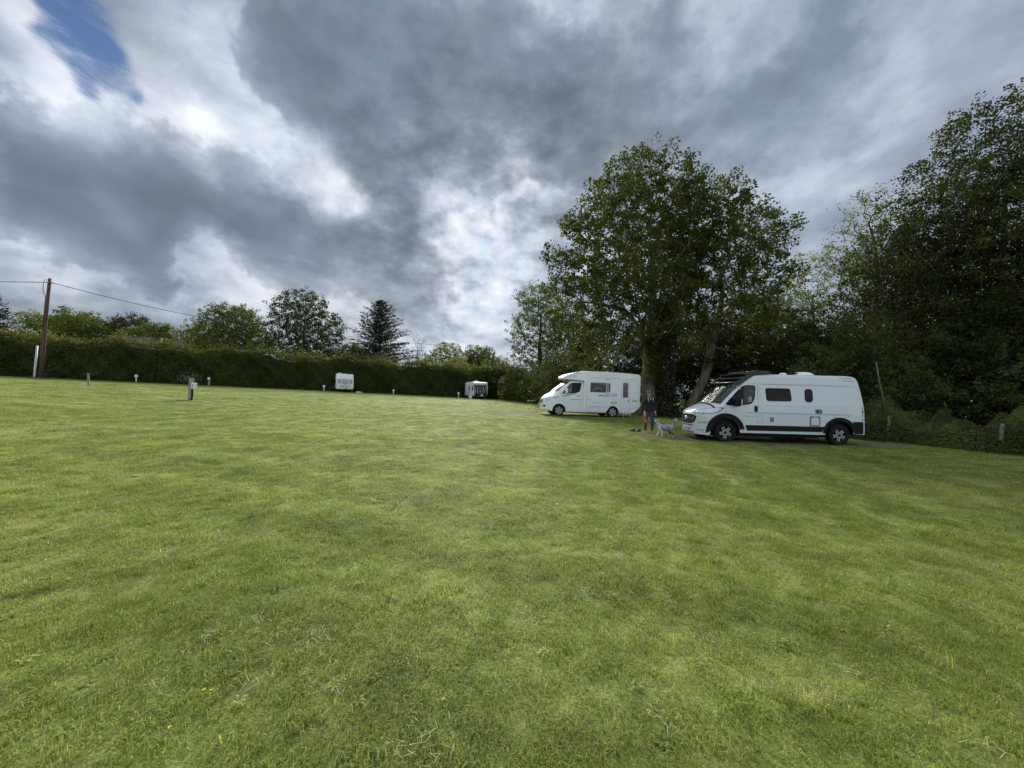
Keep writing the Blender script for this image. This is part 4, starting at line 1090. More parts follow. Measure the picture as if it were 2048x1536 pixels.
    # cab side glass with the black triangle that carries the mirror
    for S_ in 'LR':
        sd = -1 if S_ == 'L' else 1
        door = sk.strip('cab_door', [(.02, .56), (.0, 1.1), (-.03, 1.30), (.12, 1.60), (.38, 1.92), (.62, 2.12), (.78, 2.16), (1.10, 2.15), (1.15, 2.05), (1.14, 1.2), (1.06, .98), (.70, .95)], .012, M_SEAM, root, S_)
        g_ = sk.patch('side_window', fillet([(.0, 1.345), (.10, 1.52), (.56, 2.02), (.72, 2.085), (1.04, 2.085), (1.075, 2.02), (1.03, 1.60), (.92, 1.42), (.78, 1.385), (.42, 1.345)], .06), M_BLACKPL, door, S_, .005)
        sk.patch('glass', fillet([(.20, 1.47), (.58, 1.97), (.60, 1.97), (.60, 1.42), (.22, 1.40)], .02), M_GLASS, door, S_, .009, sink=.004)
        sk.patch('glass', fillet([(.635, 1.99), (.72, 2.05), (1.02, 2.05), (1.045, 2.0), (1.0, 1.62), (.90, 1.45), (.80, 1.42), (.635, 1.42)], .04), M_SCREEN, door, S_, .009, sink=.004)
        if sd < 0: sk.patch('paper', [(.80, 1.47), (.93, 1.50), (.91, 1.68), (.80, 1.66)], mat('pale_green_card', (.22, .30, .24), .6), door, S_, .011, sink=.002)
        mr = bmesh.new()
        bx(mr, (.13, sd * 1.01, 1.42), (.22, .10, .07), bevel=.02)
        bx(mr, (.30, sd * 1.16, 1.48), (.20, .22, .34), bevel=.05)
        mo = bmk('wing_mirror', mr, M_BLACKPL, root, smooth=False)
        mr = bmesh.new(); bx(mr, (.43, sd * 1.20, 1.475), (.035, .12, .20), bevel=.012); bmk('mirror_glass', mr, M_CHROME, mo)
        sk.patch('door_handle', rrect(1.005, 1.13, 1.115, 1.35, .05), M_BLACKPL, door, S_, .018)
        # black sill moulding, flare rings, lower rear quarter
        sk.patch('sill_moulding', fillet([(.69, .655), (3.50, .655), (3.40, .47), (.75, .46)], .03), M_BLACKPL, root, S_, .014)
        def arc(R__, a0, a1, wx, n=22): return [(wx + R__ * math.cos(math.radians(a0 + (a1 - a0) * k / n)), max(.33, cz + R__ * math.sin(math.radians(a0 + (a1 - a0) * k / n)))) for k in range(n + 1)]
        sk.patch('wheel_arch_trim', arc(.655, -8, 188, 0) + arc(.505, 188, -8, 0), M_BLACKPL, root, S_, .03, cuts=.2)
        sk.patch('wheel_arch_trim', arc(.60, 0, 186, WB) + arc(.505, 186, 0, WB), M_BLACKPL, root, S_, .026, cuts=.2)
        sk.patch('rear_quarter_trim', [(WB + .46, .86), (WB + .93, .86), (WB + .925, .43), (WB + .52, .43), (WB + .56, .60)], M_BLACKPL, root, S_, .022)
        sk.patch('windows', fillet([(1.42, 1.995), (2.30, 1.995), (2.345, 1.54), (1.45, 1.53)], .09), M_BLACKPL, root, S_, .016).name = 'side_window'
        sk.patch('pane', fillet([(1.455, 1.965), (2.265, 1.965), (2.31, 1.57), (1.485, 1.56)], .08), M_GLASS, root, S_, .020, sink=.004)
        sk.patch('headlamp', fillet([(0, 0), (.20, .10), (.62, .135), (.70, .115), (.60, -.02), (.44, -.075), (.1, -.05)], .03), M_LAMP, root, off=.012, dirv=(.80, -.60 * sd, -.0), org=(-.86, sd * .62, 1.07)) if False else None
        # pressed lines
        for zz, m_, w_ in ((2.145, M_SEAML, .014), (1.10, M_SEAML, .03), (1.085, M_WHITE, .012)):
            sk.strip('pressed_line', [(1.2 if zz > 1.2 else .75, zz), (4.78 if zz > 1.2 else 4.90, zz)], w_, m_, root, S_, .005)
        sk.strip('pressed_line', [(1.28, 2.07), (1.22, 2.06), (1.26, 1.38)], .010, M_SEAML, root, S_, .003)
        sk.strip('pressed_line', [(1.28, 1.385), (4.76, 1.385)], .016, M_WHITE, root, S_, .010)
        sk.strip('pressed_line', [(1.24, 2.125), (4.70, 2.10)], .020, M_SEAML, root, S_, .003)
        sk.strip('pressed_line', [(4.72, 2.08), (4.80, 1.40)], .012, M_SEAML, root, S_, .003)
        sk.patch('rear_lamp', fillet([(4.83, 1.40), (4.93, 1.50), (4.95, 1.0), (4.86, .90)], .03), M_RED, root, S_, .012)
    # near-side fittings
    sk.patch('small_window', rrect(2.82, 1.525, 3.095, 1.995, .11), M_BLACKPL, root, 'L', .016)
    sk.patch('pane', rrect(2.85, 1.555, 3.065, 1.965, .09), M_GLASS, root, 'L', .020, sink=.004)
    fv = sk.patch('flue_vent', rrect(3.17, 1.125, 3.40, 1.275, .015), M_GREYPL, root, 'L', .014); sk.patch('vent_mouth', rrect(3.21, 1.165, 3.27, 1.24, .01), M_BLACKPL, fv, 'L', .018)
    th = sk.patch('toilet_hatch', rrect(2.97, .672, 3.335, 1.022, .03), M_GREYPL, root, 'L', .012)
    sk.patch('hatch_door', fillet([(3.015, .71), (3.29, .71), (3.29, .945), (3.24, .945), (3.215, .985), (3.09, .985), (3.065, .945), (3.015, .945)], .01), M_WHITE, th, 'L', .018)
    sk.patch('service_flap', rrect(1.565, .785, 1.69, .955, .015), M_GREYPL, root, 'L', .012)
    for a, b in (((1.11, .735), (1.29, .735)), ((1.29, .735), (1.30, 1.005)), ((1.30, 1.005), (1.16, 1.005)), ((1.16, 1.005), (1.11, .735))): sk.strip('filler_flap', [a, b], .008, M_SEAM, root, 'L', .002)
    # front: grille, badge, lamps, number plate, skid panel
    gr = sk.patch('grille', fillet([(-.60, .91), (-.35, .965), (.35, .965), (.60, .91), (.50, .68), (.34, .63), (-.34, .63), (-.50, .68)], .04), M_BLACKPL, root, 'F', .012)
    for zz in (.70, .76, .82, .88): sk.strip('grille_bar', [(-.5, zz), (-.2, zz + .006), (.2, zz + .006), (.5, zz)], .020, M_GREYPL if zz != .82 else M_CHROME, gr, 'F', .022)
    bm = bmesh.new()
    prof = [(.075 + .016 * math.cos(a), .016 * math.sin(a)) for a in np.linspace(0, 2 * math.pi, 9)]
    lathe(bm, [(r_, h_) for r_, h_ in prof], 24); bmesh.ops.rotate(bm, cent=(0, 0, 0), matrix=Matrix.Rotation(math.pi / 2, 3, 'Z'), verts=bm.verts)
    bx(bm, (0, 0, .0), (.012, .018, .11), bevel=.003); bx(bm, (0, .02, .03), (.012, .05, .018)); bx(bm, (0, .02, -.01), (.012, .04, .016))
    bd = bmk('badge', bm, M_CHROME, gr, smooth=True, loc=(-.975, 0, .81))
    sk.strip('bonnet_seam', [(-.82, 1.005), (-.5, .985), (0, .985), (.5, .985), (.82, 1.005)], .022, M_BLACKPL, root, 'F', .006)
    for zz in range(5): sk.patch('intake_slot', rrect(-.40 + zz * .17, .545, -.28 + zz * .17, .585, .01), M_BLACKPL, root, 'F', .006)
    pl = sk.patch('number_plate', rrect(-.27, .36, .27, .475, .01), mat('plate_blue', (.03, .05, .16), .5), root, 'F', .012)
    sk.patch('plate_face', rrect(-.235, .37, .25, .465, .008), mat('plate_white', (.62, .66, .70), .5), pl, 'F', .016)
    # unreadable dark characters on the plate
    for yy, w_, in ((-.19, .02), (-.145, .018), (-.02, .04), (.06, .02), (.12, .03), (.18, .018)): sk.patch('plate_character', rrect(yy, .388, yy + w_, .446, .003), M_NAVY, pl, 'F', .018, sink=.002)
    sk.patch('skid_panel', fillet([(-.70, .33), (.70, .33), (.62, .235), (-.62, .235)], .02), M_GREYPL, root, 'F', .012)
    for sd in (-1, 1):
        d_ = (.72, -.69 * sd, 0)
        Rr = Vector(d_).normalized().cross(Vector((0, 0, 1))).normalized()
        flip = 1 if Rr.x > 0 else -1
        hl = [(flip * a, b) for a, b in [(-.52, -.03), (-.30, .09), (.10, .17), (.50, .20), (.56, .175), (.44, .04), (.26, -.03), (.02, -.045)]]
        o_ = (-.66, sd * .80, 1.06)
        h1 = sk.patch('headlamp', fillet(hl, .03), M_BLACKPL, root, off=.008, cuts=.05, dirv=d_, org=o_)
        sk.patch('lens', fillet([(a * .93 + .0, b * .86 + .008) for a, b in hl], .03), M_LAMP, h1, off=.022, cuts=.05, dirv=d_, org=o_, sink=.005)
        sk.patch('bumper_recess', fillet([(flip * a, b) for a, b in [(-.22, -.36), (.22, -.30), (.18, -.42), (.05, -.44), (.03, -.39), (-.20, -.40)]], .02), mat('recess_grey', (.36, .40, .39), .5) if 'recess_grey' not in bpy.data.materials else bpy.data.materials['recess_grey'], root, off=.006, dirv=d_, org=o_)
        fl = sk.patch('fog_recess', fillet([(flip * a, b) for a, b in [(-.30, -.62), (.0, -.60), (.08, -.64), (.06, -.74), (-.02, -.74), (-.06, -.67), (-.30, -.66)]], .02), bpy.data.materials['recess_grey'], root, off=.006, dirv=d_, org=o_)
        sk.patch('fog_lamp', [(flip * .03 + .035 * math.cos(a), -.69 + .05 * math.sin(a)) for a in np.linspace(0, 6.283, 14)[:-1]], M_LAMP, fl, off=.012, dirv=d_, org=o_)
    # black awning box / spoiler over the cab with three dark louvre plates
    bm = bmesh.new()
    V = []; 
    prof = [(.30, 2.10), (.34, 2.135), (.62, 2.33), (.80, 2.47), (.98, 2.575), (1.15, 2.615), (1.45, 2.625), (1.62, 2.605), (1.66, 2.55), (1.0, 2.50), (.72, 2.32), (.40, 2.11)]
    for sd in (-1, 1):
        a = [bm.verts.new((x, sd * .80, z)) for x, z in prof]; b = [bm.verts.new((x, sd * .93, z - .03)) for x, z in prof]
        n_ = len(prof)
        for i in range(n_): bm.faces.new((a[i], a[(i + 1) % n_], b[(i + 1) % n_], b[i]))
        bm.faces.new(a); bm.faces.new(b)
        if sd < 0: rk = bmk('roof_rack', bm, mat('satin_black', (.022, .024, .028), .35), root); bm = bmesh.new()
        else: bmk('side_rail', bm, bpy.data.materials['satin_black'], rk)
    ip = [(x, z - .04) for x, z in prof[1:8]]
    mk('cover_plate', [(x, y, z) for x, z in ip for y in (-.86, .86)], [(2 * i, 2 * i + 1, 2 * i + 3, 2 * i + 2) for i in range(len(ip) - 1)], bpy.data.materials['satin_black'], rk)
    for x, z, L_ in ((.48, 2.18, .36), (.68, 2.35, .38), (.90, 2.52, .42)):
        bm = bmesh.new(); bx(bm, (0, 0, 0), (L_, 1.62, .055), bevel=.02); bmesh.ops.rotate(bm, cent=(0, 0, 0), matrix=Matrix.Rotation(-.10, 3, 'Y'), verts=bm.verts)
        bmk('panel', bm, mat('gloss_black', (.008, .009, .010), .10, spec=.9) if 'gloss_black' not in bpy.data.materials else bpy.data.materials['gloss_black'], rk, loc=(x, 0, z))
    bm = bmesh.new(); bx(bm, (1.35, 0, 2.60), (.55, 1.6, .05), bevel=.02); bmk('panel', bm, bpy.data.materials['satin_black'], rk)
    bm = bmesh.new(); bx(bm, (.33, 0, 2.175), (.05, 1.5, .05), bevel=.015); bmk('light_bar', bm, M_CHROME, rk)
    def dome(name, cx_, cy_, sx, sy, h_, m_, z=2.53):
        bm = bmesh.new(); bmesh.ops.create_uvsphere(bm, u_segments=20, v_segments=10, radius=1)
        bmesh.ops.delete(bm, geom=[v for v in bm.verts if v.co.z < -.01], context='VERTS')
        for v in bm.verts: v.co = Vector((v.co.x * sx, v.co.y * sy, v.co.z * h_ if v.co.z < .8 else h_ * (.8 + (v.co.z - .8) * .6)))
        return bmk(name, bm, m_, root, smooth=True, loc=(cx_, cy_, z))
    dome('rooflight', 3.37, -.1, .37, .36, .14, M_WHITE2); dome('roof_vent', 2.5, -.3, .13, .13, .075, M_WHITE2)
    bm = bmesh.new(); bx(bm, (2.95, .1, 2.60), (.45, .7, .035)); bmk('rooflight_lid', bm, M_BLACKPL, root)
    bm = bmesh.new(); bx(bm, (1.72, -.5, 2.565), (.10, .12, .06), bevel=.01); bmk('roof_bracket', bm, M_WHITE2, root)
    bm = bmesh.new(); bx(bm, (5.03, 0, .62), (.14, 1.9, .40), bevel=.05); bx(bm, (5.11, 0, .44), (.12, 1.5, .08), bevel=.02); bmk('rear_bumper', bm, M_BLACKPL, root)
    # small grey maker lettering high on the rear side (a spaced capital line and a script line)
    def text(body, x, z, size, skew=0):
        cu = bpy.data.curves.new('lettering', 'FONT'); cu.body = body; cu.size = size; cu.extrude = .001; cu.shear = skew; cu.space_character = 1.15
        cu.materials.append(M_GREYPL); o = bpy.data.objects.new('lettering', cu); COL.objects.link(o)
        bpy.context.view_layer.update(); dg = bpy.context.evaluated_depsgraph_get(); me = bpy.data.meshes.new_from_object(o.evaluated_get(dg)); bpy.data.objects.remove(o)
        t_ = link_mesh('lettering', me, root); h = sk.cast(Vector((x + .15, -6, z + .03)), Vector((0, 1, 0)), .006)
        t_.location = (x, h.y if h else -1.0, z); t_.rotation_euler = (math.radians(90 - 6), 0, 0)
        return t_
    text('WEINSBERG', 4.10, 2.385, .075); text('CaraTour', 4.20, 2.29, .085, .3)
    return root
van = build_van((7.70, 14.80, ground(9.7, 14.7) - .025), 0.0, 'white high-roof campervan with black arches and black roof rack, nearest vehicle')
van.rotation_euler = (0, math.radians(-.1), math.radians(-.6))

# ------------------------------------------------------------------ extruded coach shapes
def slab(name, prof, halfw, mat_, parent, bevel=.07, wfun=None, seg=3, nsub=8):
    """side outline (x, z) given real width; rounded all along both edges"""
    bm = bmesh.new(); A = []; B_ = []
    for x, z in prof:
        w = wfun(x, z) if wfun else halfw
        A.append(bm.verts.new((x, -w, z))); B_.append(bm.verts.new((x, w, z)))
    n_ = len(prof)
    fa = bm.faces.new(A); fb = bm.faces.new(B_[::-1])
    for i in range(n_): bm.faces.new((A[i], B_[i], B_[(i + 1) % n_], A[(i + 1) % n_]))
    ed = [e for e in bm.edges if (fa in e.link_faces) or (fb in e.link_faces)]
    bmesh.ops.bevel(bm, geom=ed, offset=bevel, segments=seg, affect='EDGES', profile=.5)
    bmesh.ops.triangulate(bm, faces=[f for f in bm.faces if len(f.verts) > 4])
    o = bmk(name, bm, mat_, parent, smooth=True)
    o.data.set_sharp_from_angle(angle=math.radians(32))
    return o

def build_motorhome(loc, rz, label):
    root = empty('motorhome', loc, rz, label=label, cat='motorhome')
    WB = 3.6; R_ = .43; cz = .37
    top_t = [(-1.05, .92), (-1.03, 1.00), (-.98, 1.12), (-.90, 1.22), (-.78, 1.31), (-.45, 1.50), (-.33, 1.60), (-.28, 1.66), (.2, 2.06), (.62, 2.33), (.75, 2.40), (.95, 2.44), (1.72, 2.46)]
    top = lambda x: interp(top_t, x)
    base = lambda x: interp([(-1.05, .50), (-.9, .42), (-.45, .30), (1.7, .30)], x)
    hw = lambda x: interp([(-1.05, .84), (-.7, .92), (-.2, .965), (1.7, .98)], x)
    bow = lambda x, y: .34 * interp([(-1.05, 1), (-.6, .85), (-.3, .65), (.6, .30), (1.0, .1), (1.7, 0)], x) * abs(y / .9) ** 2.4
    taper = lambda z: interp([(.2, .985), (.5, 1), (1.25, 1.0), (1.5, .975), (2.45, .87)], z)
    camber = lambda x: interp([(-1.05, .02), (-.6, .07), (.6, .10), (1.7, .05)], x)
    rad = lambda x: interp([(-1.05, .06), (-.5, .11), (.6, .07), (1.7, .1)], x)
    st = stations_for(-1.05, 1.72, [0], R_, extra=[p[0] for p in top_t] + [round(-.9 + .03 * k, 3) for k in range(50)], step=.12)
    ab = arch_bot(base, [0], R_, cz)
    cab = shell('cab', root, top, lambda x: ab(x + bow(x, hw(x))), hw, bow, taper, camber, rad, st, M_WHITE2)
    sk = Skin(cab)
    # coach body with the overcab pod
    arc = [(WB + .43 * math.cos(math.radians(a)), .40 + .43 * math.sin(math.radians(a))) for a in range(176, 3, -12)]
    prof = [(.36, 2.42), (.29, 2.47), (.27, 2.54), (.33, 2.62), (.50, 2.71), (.88, 2.85), (1.35, 2.955), (1.9, 2.99), (3.2, 3.0), (4.6, 2.96), (5.30, 2.92), (5.42, 2.87), (5.47, 2.75),
            (5.48, .86), (5.42, .72), (5.25, .50), (5.05, .36), (4.72, .27), (WB + .45, .29)] + arc[::-1] + [(WB - .45, .29), (1.60, .28), (1.62, .60), (1.66, 2.36), (1.55, 2.40), (.85, 2.40)]
    coach = slab('coach_body', prof, 1.10, M_WHITE2, root, .06, wfun=lambda x, z: 1.10 if x > 1.5 else interp([(.2, .72), (.34, .82), (.6, .95), (1.0, 1.04), (1.55, 1.10)], x))
    cs = Skin(coach)
    bm = bmesh.new(); bx(bm, (2.3, 0, .5), (5.4, 1.5, .5)); bx(bm, (0, 0, .65), (.85, 1.6, .65)); bx(bm, (WB, 0, .60), (.8, 1.8, .62)); bmk('chassis', bm, M_BLACKPL, root)
    for sd in (-1, 1):
        wheel(root, 0, sd * .845, .36, .225, sd, 6, 'solid', .66); wheel(root, WB, sd * .93, .36, .225, sd, 6, 'solid', .66)
    NX, NY = 12, 18; V = []
    for i in range(NX + 1):
        x = -.26 + (.60 + .26) * i / NX; wt = hw(x) * taper(top(x)) - rad(x)
        for j in range(NY + 1):
            y = wt * .98 * (2 * j / NY - 1); V.append((x + bow(x, y) - .012, y, top(x) - camber(x) * (y / wt) ** 2 + .010))
    mk('windscreen', V, [(i * (NY + 1) + j, (i + 1) * (NY + 1) + j, (i + 1) * (NY + 1) + j + 1, i * (NY + 1) + j + 1) for i in range(NX) for j in range(NY)], M_PANE, root, smooth=True)
    for S_ in 'LR':
        sd = -1 if S_ == 'L' else 1
        dr = sk.strip('cab_door', [(.52, .38), (.46, .70), (.30, .95), (.14, 1.30), (.20, 1.50), (.62, 2.12), (.86, 2.26), (1.46, 2.28), (1.50, 1.9), (1.44, 1.3), (1.42, .9), (1.34, .36), (.52, .36)], .014, M_SEAML, root, S_)
        sk.patch('window_seal', fillet([(.14, 1.46), (.30, 1.62), (.72, 2.14), (.86, 2.20), (1.44, 2.22), (1.46, 2.1), (1.38, 1.66), (1.20, 1.55), (.80, 1.48)], .05), M_BLACKPL, dr, S_, .005)
        sk.patch('glass', fillet([(.42, 1.58), (.76, 2.08), (.82, 2.08), (.80, 1.53), (.46, 1.52)], .02), M_PANE, dr, S_, .010, sink=.004)
        sk.patch('glass', fillet([(.87, 2.13), (1.40, 2.15), (1.40, 2.05), (1.32, 1.70), (1.18, 1.60), (.86, 1.55)], .03), M_GLASS, dr, S_, .010, sink=.004)
        bm = bmesh.new(); bx(bm, (.42, sd * 1.12, 1.66), (.16, .20, .34), bevel=.05); bx(bm, (.38, sd * 1.0, 1.50), (.10, .14, .06), bevel=.02); bmk('wing_mirror', bm, M_WHITE2, root)
        sk.patch('door_handle', rrect(1.18, 1.325, 1.42, 1.36, .012), M_GREYPL, dr, S_, .012)
        sk.strip('door_seam', [(.50, .86), (1.42, .83)], .012, M_SEAML, dr, S_)
        sk.strip('cab_stripe', [(-.42, 1.16), (-.1, 1.24), (.3, 1.34), (.75, 1.42), (1.16, 1.47)], .030, M_NAVY, root, S_, .004)
        sk.strip('cab_stripe', [(-.50, 1.10), (-.2, 1.20), (.2, 1.27), (.7, 1.34)], .020, M_GREYPL, root, S_, .004)
        sk.strip('cab_stripe', [(.72, 1.10), (1.10, 1.11), (1.58, 1.14)], .018, M_NAVY, root, S_, .004)
        # main side window, livery bars
        wn = cs.patch('side_window', rrect(2.00, 1.63, 3.10, 2.27, .03), M_GREYPL, root, S_, .018)
        cs.patch('pane', rrect(2.05, 1.69, 3.05, 2.21, .02), M_PANE, wn, S_, .024, sink=.004)
        cs.strip('latch', [(2.5, 1.68), (2.62, 1.66)], .03, M_BLACKPL, wn, S_, .028)
        for x0 in (3.16, 3.28): cs.patch('livery_bar', rrect(x0, 1.69, x0 + .085, 2.25, .004), M_NAVY, root, S_, .006)
        for x0 in (3.16, 3.28):
            for z0 in (1.52, 1.61): cs.patch('livery_bar', rrect(x0, z0 - .012, x0 + .06, z0 + .03, .003), M_NAVY, root, S_, .006)
        cs.patch('livery_bar', [(2.50, 1.38), (3.28, 1.38), (3.34, 1.45), (3.34, 1.47), (3.25, 1.41), (2.60, 1.41)][::-1], M_NAVY, root, S_, .006)
        cs.patch('livery_bar', [(2.56, 1.44), (2.62, 1.475), (3.20, 1.475), (3.20, 1.45)], M_NAVY, root, S_, .006)
        cs.patch('livery_bar', [(1.84, 1.10), (1.90, 1.13), (2.06, 1.155), (1.98, 1.11)], M_NAVY, root, S_, .006)
    cs.patch('vent_grille', rrect(3.42, 1.40, 3.86, 1.57, .01), M_GOLD, root, 'L', .010); cs.patch('vent_grille', rrect(3.40, .90, 3.86, 1.08, .01), M_GOLD, root, 'L', .010)
    dr = cs.strip('habitation_door', [(4.14, .40), (4.14, 1.3), (4.15, 2.38), (4.20, 2.44), (4.66, 2.44), (4.72, 2.38), (4.71, 1.3), (4.70, .40), (4.14, .38)], .016, M_SEAML, root, 'L')
    wn = cs.patch('door_window', rrect(4.24, 1.35, 4.60, 2.33, .07), M_GREYPL, dr, 'L', .016)
    cs.patch('pane', rrect(4.28, 1.39, 4.56, 2.29, .05), M_PANE, wn, 'L', .020, sink=.004)
    cs.patch('door_handle', rrect(4.62, 1.06, 4.67, 1.24, .01), M_GREYPL, dr, 'L', .02)
    for z0, x0, x1 in ((1.20, 4.88, 5.24), (1.12, 4.94, 5.24)):
        for k in range(5):
            wq = (x1 - x0) / 5; cs.patch('decal', rrect(x0 + k * wq, z0 - (.012 if z0 > 1.15 else .03), x0 + (k + .72) * wq, z0 + (.012 if z0 > 1.15 else .025), .002), M_NAVY, root, 'L', .005)
    # mouldings: big rounded panel outline and locker lids
    for pts in ([(1.95, 2.45), (1.80, 2.30), (1.78, 1.2), (1.78, .72)], [(1.95, 2.45), (2.1, 2.60), (4.9, 2.56), (5.2, 2.50), (5.33, 2.3), (5.34, .95), (5.15, .70), (4.80, .62)], [(1.72, .66), (2.3, .68), (3.0, .66), (3.25, .68), (3.4, .80)],
                [(2.06, .70), (2.86, .70), (2.86, .98), (2.06, .98), (2.06, .70)], [(1.84, .32), (2.66, .32), (2.66, .60), (1.84, .60), (1.84, .32)]):
        cs.strip('panel_moulding', pts, .020, M_SEAML, root, 'L', .004)
    bm = bmesh.new(); bx(bm, (3.22, -1.13, 2.56), (.24, .05, .05), bevel=.015); bmk('awning_light', bm, mat('amber_cream', (.75, .68, .45), .4), root)
    # folding step under the door
    bm = bmesh.new(); bx(bm, (4.42, -1.22, .26), (.66, .30, .03)); bmk('entry_step', bm, M_ALLOY, root)
    st_ = root.children[-1]
    for x0 in (4.20, 4.66):
        bm = bmesh.new(); tube(bm, [(x0 - .02, -1.10, .27), (x0, -1.32, .26), (x0 + .02, -1.34, .02)], .016, 6); bmk('step_leg', bm, M_ALLOY, st_)
    # front
    gr = sk.patch('grille', fillet([(-.46, 1.06), (.46, 1.06), (.40, .86), (.20, .80), (-.20, .80), (-.40, .86)], .03), M_GREYPL, root, 'F', .012)
    for zz in (.87, .93, .99): sk.strip('grille_bar', [(-.42, zz), (0, zz - .01), (.42, zz)], .024, M_BLACKPL, gr, 'F', .02)
    sk.patch('fog_recess', rrect(-.72, .56, -.50, .68, .02), M_BLACKPL, root, 'F', .008); sk.patch('fog_recess', rrect(.50, .56, .72, .68, .02), M_BLACKPL, root, 'F', .008)
    sk.patch('number_plate', rrect(-.26, .60, .26, .71, .01), bpy.data.materials['plate_white'], root, 'F', .012)
    for sd in (-1, 1):
        d_ = (.60, -.80 * sd, 0); Rr = Vector(d_).normalized().cross(Vector((0, 0, 1))).normalized(); flip = 1 if Rr.x > 0 else -1
        sk.patch('headlamp', fillet([(flip * a, b) for a, b in [(-.22, -.13), (-.24, .02), (-.04, .14), (.18, .20), (.24, .12), (.14, -.04), (.0, -.14)]], .05), M_LAMP, root, off=.012, dirv=d_, org=(-.70, sd * .80, 1.06))
        sk.strip('bumper_seam', [(-.95, .775), (-.4, .78)], .012, M_SEAML, root, 'L' if sd < 0 else 'R')
    bm = bmesh.new()
    bmesh.ops.create_uvsphere(bm, u_segments=16, v_segments=8, radius=1)
    for v in bm.verts: v.co = Vector((v.co.x * .22, v.co.y * .2, max(0, v.co.z) * .07))
    bmk('roof_dome', bm, M_WHITE2, root, smooth=True, loc=(3.35, -.5, 2.985))
    bm = bmesh.new(); bx(bm, (1.95, 0, 3.01), (.55, 1.0, .06), bevel=.02); bmk('rooflight', bm, M_WHITE2, root)
    cs.patch('marker_lamp', rrect(1.76, 2.70, 1.80, 2.74, .01), M_BLACKPL, root, 'L', .012)
    cs.patch('rear_lamp', rrect(5.44, 1.05, 5.475, 1.5, .01), M_BLACKPL, root, 'L', .02)
    return root
mh = build_motorhome((2.98, 26.0, ground(4.6, 25.9)), math.radians(7.0), 'white coachbuilt motorhome with overcab pod and dark livery bars, its step folded out')
mh.rotation_euler.y = math.radians(.7)

# ------------------------------------------------------------------ the van peeping out behind the motorhome
def build_hidden(loc, rz, label):
    root = empty('motorhome', loc, rz, label=label, cat='motorhome')
    top = lambda x: interp([(-1.0, .95), (-.8, 1.2), (-.35, 1.45), (.45, 2.2), (.6, 2.32), (1.0, 2.5), (2, 2.6), (4.8, 2.6), (5.0, 2.4)], x)
    st = stations_for(-1.0, 5.0, [0, 3.6], .45, step=.2)
    b = shell('body', root, top, arch_bot(lambda x: .35, [0, 3.6], .45, .38), lambda x: interp([(-1, .9), (-.3, 1), (5, 1.02)], x), lambda x, y: .3 * interp([(-1, 1), (.4, .4), (1.2, 0)], x) * abs(y) ** 2.5,
              lambda z: interp([(.3, 1), (1.3, 1), (2.6, .9)], z), lambda x: .06, lambda x: .12, st, M_CREAM)
    s = Skin(b)
    s.patch('windscreen', [(-.15, -.72), (.42, -.70), (.42, .70), (-.15, .72)], M_PANE, root, 'T', .012)
    for S_ in 'LR': s.patch('side_window', fillet([(.0, 1.45), (.6, 2.05), (1.1, 2.08), (1.1, 1.45)], .05), M_GLASS, root, S_, .01)
    for sd in (-1, 1):
        for wx in (0, 3.6): wheel(root, wx, sd * .88, .36, .22, sd, 6, 'solid', .62)
    bm = bmesh.new(); bx(bm, (2, 0, .5), (5, 1.4, .5)); bmk('chassis', bm, M_BLACKPL, root)
    bm = bmesh.new(); tube(bm, [(.9, -.2, 2.45), (.9, -.2, 2.72)], .03, 6); bx(bm, (.82, -.2, 2.76), (.62, .5, .06), bevel=.02); bmk('satellite_dish', bm, M_WHITE2, root)
    return root
build_hidden((3.85, 33.8, ground(5, 34)), math.radians(6), 'pale vehicle mostly hidden behind the motorhome, only windscreen and flat roof dish showing')

